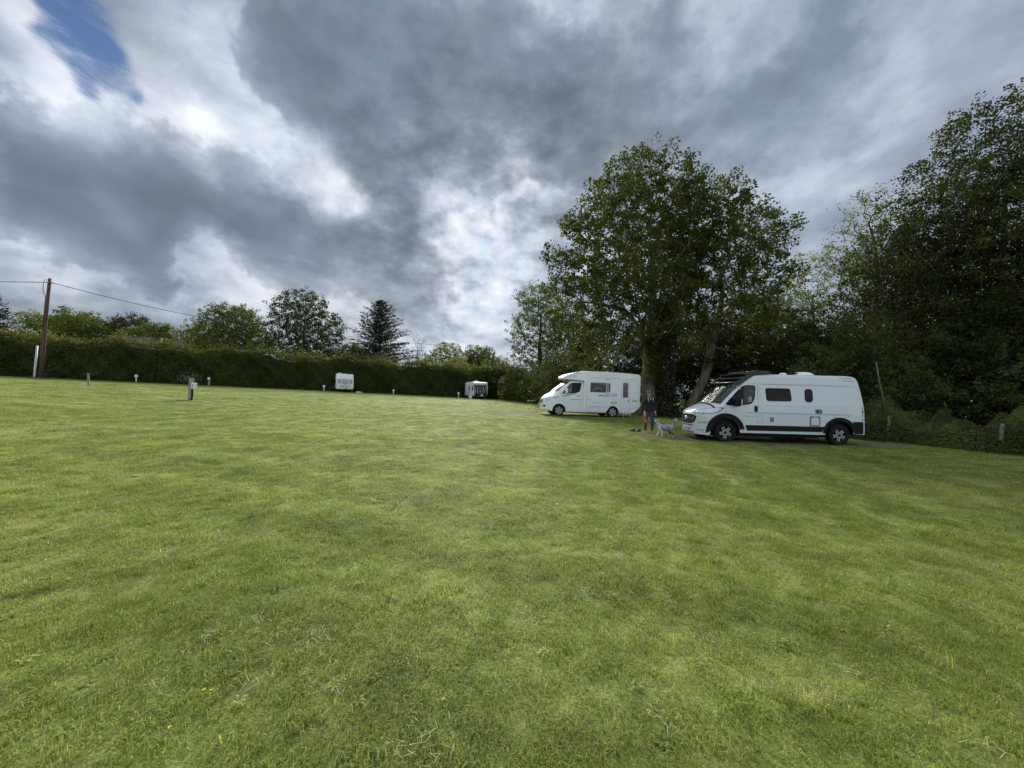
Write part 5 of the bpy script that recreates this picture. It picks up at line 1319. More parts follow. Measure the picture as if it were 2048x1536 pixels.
# ------------------------------------------------------------------ touring caravans
def build_caravan(loc, rz, label, style):
    """local +y runs from the towing end (y=0) to the far end"""
    root = empty('caravan', loc, rz, label=label, cat='caravan')
    L = 4.9 if style == 'square' else 4.3; W = 1.10
    if style == 'square': prof = [(0.0, .42), (-.03, 1.0), (.0, 1.25), (.14, 1.95), (.30, 2.30), (.50, 2.42), (1.2, 2.50), (L - .5, 2.50), (L - .1, 2.35), (L, 2.0), (L, .45)]
    else: prof = [(.06, .45), (-.04, .75), (.10, 1.30), (.32, 1.93), (.30, 2.02), (.05, 2.10), (.02, 2.25), (.14, 2.42), (.45, 2.50), (1.2, 2.52), (L - .4, 2.50), (L, 2.35), (L, .45)]
    bm = bmesh.new(); A = [bm.verts.new((-W, y, z)) for y, z in prof]; B_ = [bm.verts.new((W, y, z)) for y, z in prof]
    n_ = len(prof); fa = bm.faces.new(A); fb = bm.faces.new(B_[::-1])
    for i in range(n_): bm.faces.new((A[i], B_[i], B_[(i + 1) % n_], A[(i + 1) % n_]))
    ed = [e for e in bm.edges if fa in e.link_faces or fb in e.link_faces]
    bmesh.ops.bevel(bm, geom=ed, offset=.13, segments=4, affect='EDGES', profile=.5)
    bmesh.ops.triangulate(bm, faces=[f for f in bm.faces if len(f.verts) > 4])
    body = bmk('body', bm, M_CREAM if style == 'square' else M_WHITE2, root, smooth=True); body.data.set_sharp_from_angle(angle=math.radians(35))
    bt = BVHTree.FromPolygons([v.co for v in body.data.vertices], [p.vertices for p in body.data.polygons])
    def fp(name, outline, m_, off=.02, par=root, sink=.03):
        bm = bmesh.new(); f = bm.faces.new([bm.verts.new((a, 0, b)) for a, b in outline]); bmesh.ops.triangulate(bm, faces=[f])
        for _ in range(4):
            le = [e for e in bm.edges if e.calc_length() > .2]
            if le: bmesh.ops.subdivide_edges(bm, edges=le, cuts=1); bmesh.ops.triangulate(bm, faces=bm.faces)
        for v in bm.verts:
            h = bt.ray_cast(Vector((v.co.x, -5, v.co.z)), Vector((0, 1, 0)))
            v.co = (h[0] if h[0] else Vector((v.co.x, .1, v.co.z))) - Vector((0, off, 0))
        r_ = bmesh.ops.extrude_edge_only(bm, edges=[e for e in bm.edges if e.is_boundary])
        for v in r_['geom']:
            if isinstance(v, bmesh.types.BMVert): v.co.y += sink
        return bmk(name, bm, m_, par)
    def sp(name, y0, z0, y1, z1, m_, sd=-1, off=.015, par=root):
        bm = bmesh.new(); bx(bm, (sd * (W + off / 2), (y0 + y1) / 2, (z0 + z1) / 2), (off * 2, y1 - y0, z1 - z0), bevel=.01); return bmk(name, bm, m_, par)
    bm = bmesh.new(); bx(bm, (0, L / 2, .36), (1.7, L - .2, .16)); bx(bm, (0, L * .55, .42), (1.9, .8, .5)); bmk('chassis', bm, M_BLACKPL, root)
    for sd in (-1, 1):
        bm = bmesh.new(); lathe(bm, [(.18, -.09), (.30, -.09), (.32, -.05), (.32, .05), (.30, .09), (.18, .09)], 24); R_ = lathe(bm, [(.19, sd * .07), (.02, sd * .09)], 24); bm.faces.new(R_[-1])
        w_ = bmk('wheel', bm, M_TYRE, root, smooth=True, loc=(sd * .98, L * .55, .32))
        bm = bmesh.new(); R_ = lathe(bm, [(.19, sd * .095), (.12, sd * .11), (.01, sd * .11)], 20); bm.faces.new(R_[-1]); bmk('hub_cap', bm, M_WHITE2, w_, smooth=True)
        for yy in (.35, L - .35):
            bm = bmesh.new(); tube(bm, [(sd * .85, yy, .34), (sd * .92, yy - .1, .04)], .03, 6); bx(bm, (sd * .93, yy - .1, .02), (.16, .16, .04)); bmk('corner_steady', bm, M_GREYPL, root)
    if style == 'square':
        wm = mat('caravan_window', (.40, .39, .42), .35); fr = mat('window_rubber', (.17, .15, .19), .6)
        for x0, x1, dz in ((-.92, -.50, 0), (-.38, .38, -.05), (.50, .92, 0)):
            w_ = fp('end_window', rrect(x0, 1.18 + dz, x1, 1.74, .04), fr, .012); fp('pane', rrect(x0 + .045, 1.225 + dz, x1 - .045, 1.695, .03), wm, .022, w_, .006)
        fp('maker_badge', rrect(-.12, 1.02, .12, 1.06, .01), fr, .012)
        fp('gas_locker', rrect(-.62, .55, .62, .98, .03), mat('locker_white', (.62, .63, .63), .5), .010)
        fp('lower_trim', rrect(-1.0, .45, 1.0, .53, .02), M_WHITE2, .03)
        for yy in (.7, 2.2, 3.6): sp('side_window', yy, 1.2, yy + .8, 1.75, M_GLASS)
        sp('side_window', .45, 1.25, 4.6, 1.32, M_GLASS)
        sp('awning_rail', .3, 2.3, 4.6, 2.34, M_GREYPL)
        bm = bmesh.new(); bx(bm, (-.62, 1.3, 2.56), (.5, .5, .14), bevel=.04); bmk('roof_vent', bm, M_WHITE2, root)
        bm = bmesh.new(); bx(bm, (.1, 2.2, 2.53), (.5, .6, .08), bevel=.03); bmk('rooflight', bm, M_WHITE2, root)
    else:
        dk = mat('dark_cover_fabric', (.020, .022, .030), .7, bump=.3, bscale=20); gy = mat('grey_cover_panel', (.085, .080, .095), .75, bump=.3, bscale=20); pipe = mat('white_piping', (.7, .72, .72), .5)
        cv = fp('towing_cover', fillet([(-1.02, .32), (-1.03, 1.2), (-.98, 1.98), (.98, 1.98), (1.03, 1.2), (1.02, .32)], .05), dk, .03)
        fp('grey_panel', fillet([(-.62, 1.93), (.48, 1.93), (.55, 1.3), (.62, .98), (.45, .62), (.0, .50), (-.30, .60), (-.52, .95), (-.55, 1.5)], .1), gy, .045, cv, .01)
        for pts in ([(-.94, .40), (-.86, 1.2), (-.90, 1.95)], [(-.50, .80), (-.56, 1.25), (-.46, 1.55), (-.64, 1.93)], [(.60, .95), (.55, 1.4), (.42, 1.55), (.50, 1.93)], [(.94, .40), (.97, 1.0), (.84, 1.5), (.86, 1.95)]):
            up = [(a - .022, b) for a, b in pts]; dn = [(a + .022, b) for a, b in pts]
            fp('piping', up + dn[::-1], pipe, .055, cv, .01)
        fp('cover_badge', rrect(-.12, 1.10, .08, 1.14, .01), pipe, .06, cv)
        bm = bmesh.new(); bmesh.ops.create_uvsphere(bm, u_segments=14, v_segments=8, radius=1)
        for v in bm.verts: v.co = Vector((v.co.x * .16, v.co.y * .22, v.co.z * .15))
        bmesh.ops.rotate(bm, cent=(0, 0, 0), matrix=Matrix.Rotation(.5, 3, 'Y'), verts=bm.verts); bmk('hitch_cover', bm, pipe, root, smooth=True, loc=(-.10, -.75, .52))
        sp('side_window', 1.9, 1.25, 2.35, 1.88, M_GLASS); sp('side_window', .35, 1.18, .80, 1.85, M_GLASS)
        bl = mat('blue_print', (.12, .22, .42), .5)
        for a, b in ((3.0, 4.0), (1.55, 2.0), (2.05, 2.5), (2.55, 2.8)): sp('side_decal', a, .86, b, .92, bl, off=.006)
        sp('side_decal', 2.15, .96, 2.7, .99, bl, off=.006)
        bm = bmesh.new(); bx(bm, (-.45, .9, 2.58), (.42, .42, .16), bevel=.05); bx(bm, (.2, 2.4, 2.54), (.7, .9, .08), bevel=.03); bmk('roof_vent', bm, M_WHITE2, root)
    bm = bmesh.new(); tube(bm, [(-.7, .2, .34), (0, -1.15, .42)], .04, 6); tube(bm, [(.7, .2, .34), (0, -1.15, .42)], .04, 6); bx(bm, (0, -1.3, .46), (.10, .35, .10), bevel=.02)
    tube(bm, [(.12, -.95, .75), (.12, -.95, .12)], .028, 6); bmk('drawbar', bm, M_GREYPL, root)
    bm = bmesh.new(); lathe(bm, [(.03, -.04), (.10, -.04), (.11, 0), (.10, .04), (.03, .04)], 14, axis='Y'); bmk('jockey_wheel', bm, M_TYRE, root, smooth=True, loc=(.12, -.95, .11))
    return root
c1 = build_caravan((-22.75, 52.4, ground(-22.8, 52.6)), math.radians(28), 'older square white caravan with three end windows in front of the hedge', 'square')
c2 = build_caravan((-4.55, 56.4, ground(-4.6, 57)), math.radians(24), 'small white caravan wearing a dark grey towing cover', 'cover')

# caravan bits on the grass
bm = bmesh.new(); R_ = lathe(bm, [(.17, -.28), (.22, -.24), (.22, .24), (.17, .28)], 18, axis='X'); bm.faces.new(R_[0]); bm.faces.new(R_[-1])
bmesh.ops.rotate(bm, cent=(0, 0, 0), matrix=Matrix.Rotation(math.radians(90), 3, 'Y'), verts=bm.verts)
def zcyl(name, loc, r, h, m_, **kw):
    bm = bmesh.new(); R_ = []
    for z, rr in ((0, r * .9), (.03, r), (h - .03, r), (h, r * .85)):
        R_.append([bm.verts.new((rr * math.cos(2 * math.pi * k / 18), rr * math.sin(2 * math.pi * k / 18), z)) for k in range(18)])
    for a, b in zip(R_, R_[1:]):
        for k in range(18): bm.faces.new((a[k], a[(k + 1) % 18], b[(k + 1) % 18], b[k]))
    bm.faces.new(R_[0][::-1]); bm.faces.new(R_[-1])
    o = bmk(name, bm, m_, smooth=False, loc=loc); return tag(o, **kw)
bm = None
wb = zcyl('water_barrel', (-5.95, 56.1, ground(-5.95, 56.1)), .19, .48, M_CREAM, label='white water barrel standing beside the covered caravan', cat='water barrel')
bm = bmesh.new(); tube(bm, [(-.15, 0, .47), (-.1, 0, .56), (.1, 0, .56), (.15, 0, .47)], .015, 5); bmk('handle', bm, M_GREYPL, wb)
bm = bmesh.new(); bx(bm, (0, 0, .09), (.5, .3, .16), bevel=.05); bx(bm, (.42, .05, .07), (.34, .2, .10), bevel=.04)
o = bmk('waste_container', bm, M_CREAM, loc=(-21.0, 52.6, ground(-21, 52.6))); tag(o, 'pale waste water container lying by the square caravan corner', 'container')

# ================================================================== PERSON, DOG AND SMALL THINGS
def skin(name, verts, edges, rad, mat_, parent=None, sub=1, root_i=0, flat=None, **kw):
    me = bpy.data.meshes.new(name); bm = bmesh.new(); lay = bm.verts.layers.skin.verify()
    vs = [bm.verts.new(v) for v in verts]
    for i, v in enumerate(vs):
        r = rad[i]; v[lay].radius = r if hasattr(r, '__len__') else (r, r); v[lay].use_root = (i == root_i)
    for a, b in edges: bm.edges.new((vs[a], vs[b]))
    bm.to_mesh(me); bm.free()
    o = bpy.data.objects.new(name, me); COL.objects.link(o)
    m1 = o.modifiers.new('skin', 'SKIN'); m1.use_smooth_shade = True
    m2 = o.modifiers.new('sub', 'SUBSURF'); m2.levels = sub; m2.render_levels = sub
    bpy.context.view_layer.update(); dg = bpy.context.evaluated_depsgraph_get()
    m2_ = bpy.data.meshes.new_from_object(o.evaluated_get(dg)); bpy.data.objects.remove(o)
    m2_.materials.clear()
    for m_ in (mat_ if isinstance(mat_, list) else [mat_]): m2_.materials.append(m_)
    m2_.polygons.foreach_set('use_smooth', [True] * len(m2_.polygons))
    return link_mesh(name, m2_, parent, **kw)
class Rig:
    def __init__(s): s.v = []; s.e = []; s.r = []
    def add(s, p, r, par=None):
        s.v.append(p); s.r.append(r)
        if par is not None: s.e.append((par, len(s.v) - 1))
        return len(s.v) - 1
    def chain(s, par, *pr):
        for p, r in pr: par = s.add(p, r, par)
        return par
M_SKIN = mat('skin', (.46, .28, .20), .55)
M_HOOD = mat('black_hoodie', (.010, .011, .017), .9, bump=.4, bscale=25)
M_JEAN = mat('blue_denim', (.020, .032, .065), .9, col2=(.055, .085, .135), nscale=5)
M_SHOE = mat('shoe_black', (.015, .015, .015), .7); M_SOLE = mat('shoe_sole', (.62, .60, .56), .6)
M_CORD = mat('white_cord', (.68, .68, .64), .7); M_HAIR = mat('grey_brown_hair', (.13, .10, .085), .9, bump=.6, bscale=60, noise=.3, nscale=40)

person = empty('person', (5.86, 16.4, ground(5.86, 16.4)), 0, label='person in black hooded top and blue jeans holding an orange ring toy, head bowed', cat='person')
R_ = Rig()
pel = R_.add((0, 0, .93), (.135, .10))
ch = R_.chain(pel, ((0, .01, 1.08), (.125, .09)), ((0, .02, 1.24), (.14, .10)), ((0, .01, 1.36), (.13, .09)))
nk = R_.chain(ch, ((0, -.01, 1.46), .055), ((-.02, -.05, 1.53), .052))
hd = R_.chain(nk, ((-.03, -.105, 1.585), (.070, .080)), ((-.035, -.105, 1.655), (.076, .092)), ((-.035, -.085, 1.71), (.05, .06)))
def hand(par, p, sd, curl=1):
    """palm with four unequal curled fingers and a thumb off its side"""
    x, y, z = p
    palm = R_.chain(par, ((x, y, z), (.036, .020)), ((x, y - .01, z - .05), (.040, .018)))
    for k, (dx, L_) in enumerate(((-.028, .060), (-.010, .072), (.010, .068), (.028, .052))):
        R_.chain(palm, ((x + dx * sd, y - .015, z - .075), .0095), ((x + dx * sd, y - .035 * curl, z - .075 - L_ * .55), .0088), ((x + dx * sd * .9, y - .010 - .03 * curl, z - .075 - L_ * .95), .0075))
    R_.chain(palm - 1, ((x - .036 * sd, y - .02, z - .025), .011), ((x - .042 * sd, y - .045, z - .055), .0095), ((x - .034 * sd, y - .055, z - .08), .008))
for sd in (-1, 1):
    sh = R_.chain(ch, ((.12 * sd, .0, 1.385), .060), ((.185 * sd, .0, 1.35), .058))
    el = R_.chain(sh, ((.225 * sd, .02, 1.20), .047), ((.245 * sd, .03, 1.08), .042), ((.235 * sd + (.01 if sd > 0 else 0), -.03, .95), .034), ((.225 * sd + (.015 if sd > 0 else -.0), -.10, .865), .026))
    hand(el, (.222 * sd + (.02 if sd > 0 else 0), -.12, .835), sd)
for sd in (-1, 1):
    fx = -.135 if sd < 0 else .155
    R_.chain(pel, ((.085 * sd, 0, .86), .088), ((.5 * (.09 * sd + fx), -.01, .66), .076), ((fx, -.02, .50), .058), ((fx + .0, .0, .33), .055), ((fx, .02, .14), .040), ((fx, .0, .06), .038), ((fx + .01 * sd, -.10, .035), .034))
body = skin('body', R_.v, R_.e, R_.r, M_SKIN, person, 2)
# nose, eyes, ears, mouth
bm = bmesh.new(); hx, hy, hz = -.035, -.185, 1.610
tube(bm, [(hx, hy + .01, hz + .03), (hx, hy - .018, hz), (hx, hy - .002, hz - .012)], [.008, .014, .010], 6); bmk('nose', bm, M_SKIN, body, smooth=True)
for sd in (-1, 1):
    bm = bmesh.new(); bmesh.ops.create_icosphere(bm, subdivisions=1, radius=.011); bmk('eye', bm, (bpy.data.materials.get('eye_dark') or mat('eye_dark', (.02, .015, .012), .2)), body, smooth=True, loc=(hx + .03 * sd, hy + .006, hz + .022))
    bm = bmesh.new(); bmesh.ops.create_icosphere(bm, subdivisions=2, radius=1)
    for v in bm.verts: v.co = Vector((v.co.x * .012, v.co.y * .02, v.co.z * .032))
    bmk('ear', bm, M_SKIN, body, smooth=True, loc=(hx + .080 * sd, -.09, 1.625))
bm = bmesh.new(); tube(bm, [(hx - .022, hy + .012, hz - .035), (hx, hy + .004, hz - .037), (hx + .022, hy + .012, hz - .035)], .005, 5); bmk('mouth', bm, mat('lips', (.32, .13, .11), .5), body, smooth=True)
bm = bmesh.new(); bmesh.ops.create_uvsphere(bm, u_segments=18, v_segments=12, radius=1)
bmesh.ops.delete(bm, geom=[v for v in bm.verts if v.co.z < -.35 or (v.co.z < .12 and v.co.y < -.45)], context='VERTS')
for v in bm.verts:
    k = 1 + .04 * math.sin(v.co.x * 9 + v.co.z * 7); v.co = Vector((v.co.x * .096 * k, v.co.y * .112 * k, v.co.z * .105 * k))
hair = bmk('hair', bm, M_HAIR, person, smooth=True, loc=(-.035, -.095, 1.668)); hair.rotation_euler = (math.radians(26), 0, 0)
# hooded top: own surface over torso and arms
R_ = Rig()
a0 = R_.add((0, .0, .835), (.178, .125)); a0 = R_.chain(a0, ((0, 0, .90), (.182, .128))); a1 = R_.chain(a0, ((0, .0, 1.0), (.185, .13)), ((0, .01, 1.14), (.175, .13)), ((0, .01, 1.27), (.185, .125)), ((0, .005, 1.38), (.15, .105)))
R_.chain(a1, ((0, .0, 1.45), (.088, .080)), ((0, -.015, 1.495), (.084, .085)))
for sd in (-1, 1):
    o_ = .015 if sd > 0 else 0
    R_.chain(a1, ((.13 * sd, 0, 1.375), .082), ((.20 * sd, 0, 1.33), .080), ((.238 * sd, .02, 1.19), .067), ((.252 * sd, .03, 1.07), .060), ((.240 * sd + o_, -.03, .955), .052), ((.228 * sd + o_, -.085, .885), .044))
hood = skin('hooded_top', R_.v, R_.e, R_.r, M_HOOD, person, 2)
bm = bmesh.new()
ri = [];
for r0, r1, z, y in ((.085, .10, 1.45, .03), (.13, .085, 1.44, .05), (.13, .095, 1.50, .055), (.098, .075, 1.53, .04)):
    ri.append([bm.verts.new((r0 * math.cos(2 * math.pi * k / 18), y + r1 * math.sin(2 * math.pi * k / 18), z)) for k in range(18)])
for a, b in zip(ri, ri[1:]):
    for k in range(18): bm.faces.new((a[k], a[(k + 1) % 18], b[(k + 1) % 18], b[k]))
bmk('hood', bm, M_HOOD, hood, smooth=True)
for x0, x1, z0, z1 in ((-.09, -.065, 1.47, 1.28), (.012, .018, 1.46, 1.35), (.10, .145, 1.47, 1.29)):
    bm = bmesh.new(); tube(bm, [(x0, -.10, z0), (x0 * .6 + x1 * .4, -.145, z0 * .6 + z1 * .4), (x1, -.150, z1)], .011, 6); bmk('drawstring', bm, M_CORD, hood, smooth=True)
R_ = Rig(); b0 = R_.add((0, 0, .97), (.14, .10)); b0 = R_.chain(b0, ((0, 0, .91), (.155, .11)))
for sd in (-1, 1):
    fx = -.135 if sd < 0 else .155
    R_.chain(b0, ((.075 * sd, 0, .85), .100), ((.083 * sd, 0, .77), .102), ((.5 * (.09 * sd + fx), -.01, .66), .092), ((fx, -.02, .50), .076), ((fx, .0, .33), .071), ((fx, .02, .15), .060), ((fx, .01, .075), .062))
skin('jeans', R_.v, R_.e, R_.r, M_JEAN, person, 2)
for sd in (-1, 1):
    fx = -.135 if sd < 0 else .155
    sh = skin('shoe', [(fx, .05, .05), (fx, -.03, .05), (fx + .012 * sd, -.11, .042), (fx + .018 * sd, -.17, .035)], [(0, 1), (1, 2), (2, 3)], [(.045, .045), (.047, .045), (.046, .036), (.036, .026)], M_SHOE, person, 1)
    bm = bmesh.new(); bx(bm, (fx + .01 * sd, -.055, .012), (.098, .30, .024), bevel=.010); bmk('sole', bm, M_SOLE, sh)
    bm = bmesh.new(); bx(bm, (fx + .018 * sd, -.185, .035), (.075, .055, .036), bevel=.014); bmk('toe_cap', bm, M_SOLE, sh)

# orange tug toy held in the hand
M_ORANGE = mat('orange_rubber', (.85, .17, .05), .45)
bm = bmesh.new()
def ring(bm, c, R, r, n=20):
    prof = [(R + r * math.cos(a), r * math.sin(a)) for a in np.linspace(0, 2 * math.pi, 9)]
    vs0 = len(bm.verts); lathe(bm, prof, n, 'Y', c)
ring(bm, (0, 0, 0), .050, .017); ring(bm, (.045, 0, -.265), .050, .017)
tube(bm, [(.010, 0, -.05), (.025, 0, -.13), (.038, 0, -.215)], [.018, .014, .018], 8)
bmesh.ops.remove_doubles(bm, verts=bm.verts, dist=.0005)
tag(bmk('tug_toy', bm, M_ORANGE, smooth=True, loc=(5.86 - .235, 16.4 - .165, ground(5.86, 16.4) + .735)), 'orange rubber tug toy of two linked rings hanging from the hand', 'dog toy')

# dog
def dog_mat():
    m_ = bpy.data.materials.new('merle_coat'); m_.use_nodes = True; nt = m_.node_tree; g = G(nt); b = nt.nodes['Principled BSDF']
    t_ = g.n('ShaderNodeTexCoord').outputs['Object']
    n1 = g.noise(t_, 17, 4, .6); n2 = g.noise(t_, 70, 3, .6)
    c = g.mix(g.sm(n1, .50, .62), (.34, .355, .38), (.03, .03, .035)); c = g.mix(g.m('MULTIPLY', g.sm(n2, .55, .7), .5), c, (.50, .51, .53))
    nt.links.new(c, b.inputs['Base Color']); b.inputs['Roughness'].default_value = .85
    bp = g.n('ShaderNodeBump'); bp.inputs['Strength'].default_value = .8; bp.inputs['Distance'].default_value = .01
    nt.links.new(g.noise(t_, 90, 4, .7), bp.inputs['Height']); nt.links.new(bp.outputs[0], b.inputs['Normal']); return m_
M_MERLE = dog_mat(); M_FURW = mat('white_fur', (.68, .67, .63), .85, bump=.7, bscale=80); M_TAN = mat('tan_fur', (.24, .12, .065), .85, bump=.7, bscale=80, noise=.3, nscale=20)
DZ = ground(5.95, 14.8)
dog = empty('dog', (5.92, 14.75, DZ), math.radians(2), label='blue merle sheepdog with white chest and curled tail looking up at the person', cat='dog')
R_ = Rig()
d0 = R_.add((.02, 0, .355), (.095, .115))
dc = R_.chain(d0, ((-.10, 0, .355), (.105, .125)), ((-.20, 0, .365), (.10, .120)))
dn = R_.chain(dc, ((-.262, 0, .44), (.078, .085)), ((-.295, 0, .510), (.076, .080)), ((-.325, 0, .578), (.074, .070)))
R_.chain(dn, ((-.368, 0, .588), (.054, .047)), ((-.410, 0, .600), (.034, .031)), ((-.432, 0, .603), (.022, .020)))
dr = R_.chain(d0, ((.13, 0, .365), (.085, .105)), ((.225, 0, .375), (.085, .095)))
R_.chain(dr, ((.275, 0, .43), .038), ((.315, 0, .50), .040), ((.335, 0, .575), .044), ((.355, 0, .645), .044), ((.40, 0, .680), .040), ((.438, 0, .645), .032), ((.447, 0, .600), .020))
for sd, (ex, wx, px_) in ((-1, (-.165, -.155, -.185)), (1, (-.215, -.275, -.325))):
    R_.chain(dc, ((-.18, .055 * sd, .27), (.055, .050)), ((ex, .065 * sd, .185), .040), ((wx, .065 * sd, .09), .028), (((wx + px_) / 2 - .005, .065 * sd, .03), .027), ((px_ - .012, .065 * sd, .020), .026))
for sd, (kx, hx_, px_) in ((-1, (.185, .285, .262)), (1, (.155, .235, .205))):
    R_.chain(dr, ((.215, .06 * sd, .30), (.062, .060)), ((kx, .07 * sd, .215), .044), ((hx_, .07 * sd, .128), .024), (((hx_ + px_) / 2, .07 * sd, .06), .023), ((px_ - .01, .07 * sd, .022), .025), ((px_ - .05, .07 * sd, .018), .020))
db = skin('body', R_.v, R_.e, R_.r, [M_MERLE, M_FURW, M_TAN], dog, 2)
rr = np.random.default_rng(4)
for v in db.data.vertices:
    c = v.co
    if c.z > .12: v.co = c + v.normal * float(rr.uniform(-.002, .010))
for p in db.data.polygons:
    c = p.center; k = 0
    w = .012 * math.sin(c.z * 60) + .01 * math.sin(c.y * 90)
    if c.x < -.13 + w and c.z < .26: k = 1                                   # fore legs
    if c.x < -.195 + w and c.z < .54: k = 1   # bib
    if -.30 < c.x < -.20 and .38 < c.z < .57: k = 1                      # collar of white
    if c.x < -.395: k = 1                                                   # muzzle
    if -.37 < c.x < -.30 and abs(c.y) < .016 and c.z > .60: k = 1           # blaze
    if c.x > .12 and c.z < .20: k = 2
    if c.x > .12 and c.z < .05: k = 1
    if c.x > .40 and c.z > .5: k = 1
    if c.x > .28 and c.z > .685: k = 1
    p.material_index = k
for sd in (-1, 1):
    bm = bmesh.new(); tube(bm, [(0, 0, 0), (.012, .012 * sd, .035), (.030, .020 * sd, .045), (.048, .022 * sd, .025)], [.022, .020, .014, .004], 6); bmk('ear', bm, M_MERLE, db, smooth=True, loc=(-.318, .040 * sd, .618))
    bm = bmesh.new(); bmesh.ops.create_icosphere(bm, subdivisions=1, radius=.008); bmk('eye', bm, bpy.data.materials['eye_dark'], db, smooth=True, loc=(-.375, .028 * sd, .618))
bm = bmesh.new(); bmesh.ops.create_icosphere(bm, subdivisions=1, radius=.012); bmk('nose', bm, bpy.data.materials['eye_dark'], db, smooth=True, loc=(-.452, 0, .606))
bm = bmesh.new(); prof = [(.092 + .008 * math.cos(a), .010 * math.sin(a)) for a in np.linspace(0, 2 * math.pi, 7)]; lathe(bm, prof, 20, 'Z')
for v in bm.verts: v.co.x *= .95
hn = bmk('collar', bm, M_BLACKPL, dog, smooth=True, loc=(-.285, 0, .492)); hn.rotation_euler = (0, math.radians(-25), 0)
bm = bmesh.new(); tube(bm, [(-.235, -.105, .44), (-.20, -.125, .38), (-.17, -.12, .30), (-.16, -.09, .245)], .010, 5); bmk('harness_strap', bm, M_BLACKPL, dog)
# shaggy breeches, belly fringe and tail plume
nf = 900; fx = rr.uniform(-.2, .27, nf); C = np.stack([fx, rr.normal(size=nf) * .05, .245 + rr.normal(size=nf) * .018 + .03 * np.abs(fx)], -1)
quads_mesh('belly_fringe', C, rr.uniform(.03, .05, nf), rr, M_MERLE, dirv=np.tile([.1, 0, -1.], (nf, 1)), aspect=.18, parent=dog)
# lead
bm = bmesh.new()
h0 = Vector((5.86 + .245, 16.4 - .15, DZ + .79)); h1 = Vector((5.92 - .30, 14.75 - .02, DZ + .50))
tube(bm, [h0 + Vector((0, 0, .03)), h0, h0 + (h1 - h0) * .15 + Vector((0, 0, -.16)), h0 + (h1 - h0) * .45 + Vector((0, 0, -.24)), h0 + (h1 - h0) * .8 + Vector((0, 0, -.12)), h1], .009, 6)
bx(bm, tuple(h0 + Vector((0, 0, .03))), (.05, .04, .05), bevel=.012)
tag(bmk('dog_lead', bm, M_BLACKPL), 'dark dog lead sagging between hand and collar', 'dog lead')

# pair of black clogs left on the grass
for i, (x, y, lb) in enumerate([(5.17, 16.4, 'black clog lying on the grass, the one nearer the motorhome'), (5.46, 16.43, 'black clog lying on the grass, the one nearer the person')]):
    o = skin('clog', [(0, .12, .045), (0, .03, .05), (.0, -.08, .06), (.01, -.15, .045)], [(0, 1), (1, 2), (2, 3)], [(.045, .035), (.052, .045), (.060, .055), (.045, .035)], M_SHOE, None, 1)
    tag(o, lb, 'shoe', 'pair of clogs'); o.location = (x, y, ground(x, y) + .01); o.rotation_euler = (0, 0, .35 - .6 * i); o.scale = (1.25, 1.1, 1.15)
    bm = bmesh.new(); bx(bm, (0, -.01, .008), (.12, .31, .022), bevel=.010); bmk('sole', bm, M_SHOE, o)

# ---- poles and posts
M_POLE = mat('creosoted_pole', (.13, .060, .040), .85, col2=(.065, .042, .034), nscale=3, bump=.5, bscale=20)
M_TIMBER = mat('weathered_timber', (.34, .325, .29), .9, col2=(.22, .21, .185), nscale=6, bump=.6, bscale=25)
PX, PY = -45.3, 37.0; PZ = ground(PX, PY)
pole = empty('utility_pole', (PX, PY, PZ), label='tall reddish-brown wooden utility pole at the left beside the hedge', cat='utility pole')
bm = bmesh.new(); tube(bm, [(0, 0, -.3), (.03, 0, 3), (.14, 0, 6), (.33, 0, 9.75)], [.175, .165, .145, .12], 14); bmk('shaft', bm, M_POLE, pole, smooth=True)
bm = bmesh.new(); bx(bm, (.42, -.12, 8.9), (.16, .2, .55), bevel=.02); bmk('junction_box', bm, M_POLE, pole)
bm = bmesh.new(); bx(bm, (.33, 0, 9.35), (.40, .30, .10), bevel=.01); bmk('clamp_band', bm, M_GREYPL, pole)
bm = bmesh.new(); tube(bm, [(.20, -.1, 9.6)] + [(.02 - .18 * math.sin(a), -.1, 8.9 + .7 * math.cos(a)) for a in np.linspace(.2, 2.9, 9)] + [(.14, -.12, 8.1), (.12, -.17, 5)], .022, 5); bmk('cable_loop', bm, M_BLACKPL, pole)
bm = bmesh.new(); tube(bm, [(-.42, -.22, -.1), (-.40, -.22, .3), (-.30, -.2, 3.2)], .075, 8); bx(bm, (-.36, -.2, 1.6), (.17, .17, .05)); bmk('cable_guard', bm, mat('galvanised', (.50, .53, .55), .45, noise=.1), pole, smooth=True)
bm = bmesh.new(); bx(bm, (-.1, -.1, .06), (1.2, .9, .14), bevel=.06); bmk('earth_collar', bm, mat('bare_earth', (.12, .10, .075), .95, noise=.4, bump=.8), pole)

M_WIREB = mat('cable_black', (.012, .012, .013), 1.0, spec=0)
def wire(a, b, sag, r, label, n=24):
    bm = bmesh.new(); a = Vector(a); b = Vector(b)
    tube(bm, [a + (b - a) * t + Vector((0, 0, -4 * sag * t * (1 - t))) for t in [i / n for i in range(n + 1)]], r, 5)
    return tag(bmk('overhead_wire', bm, M_WIREB, smooth=True), label, 'overhead wire')
wire((PX + .33, PY, PZ + 9.40), (-53.0, 75.0, 13.9), .55, .030, 'overhead wire sloping from the utility pole down to the rounded tree')
wire((PX + .30, PY, PZ + 9.40), (-62, 33.5, PZ + 8.9), .25, .030, 'overhead wire leaving the utility pole toward the left edge')
wire((-53.0, 75.0, 13.9), (-17.6, 110.0, 14.4), .4, .035, 'thin far wire crossing behind the cedar above the hedge')

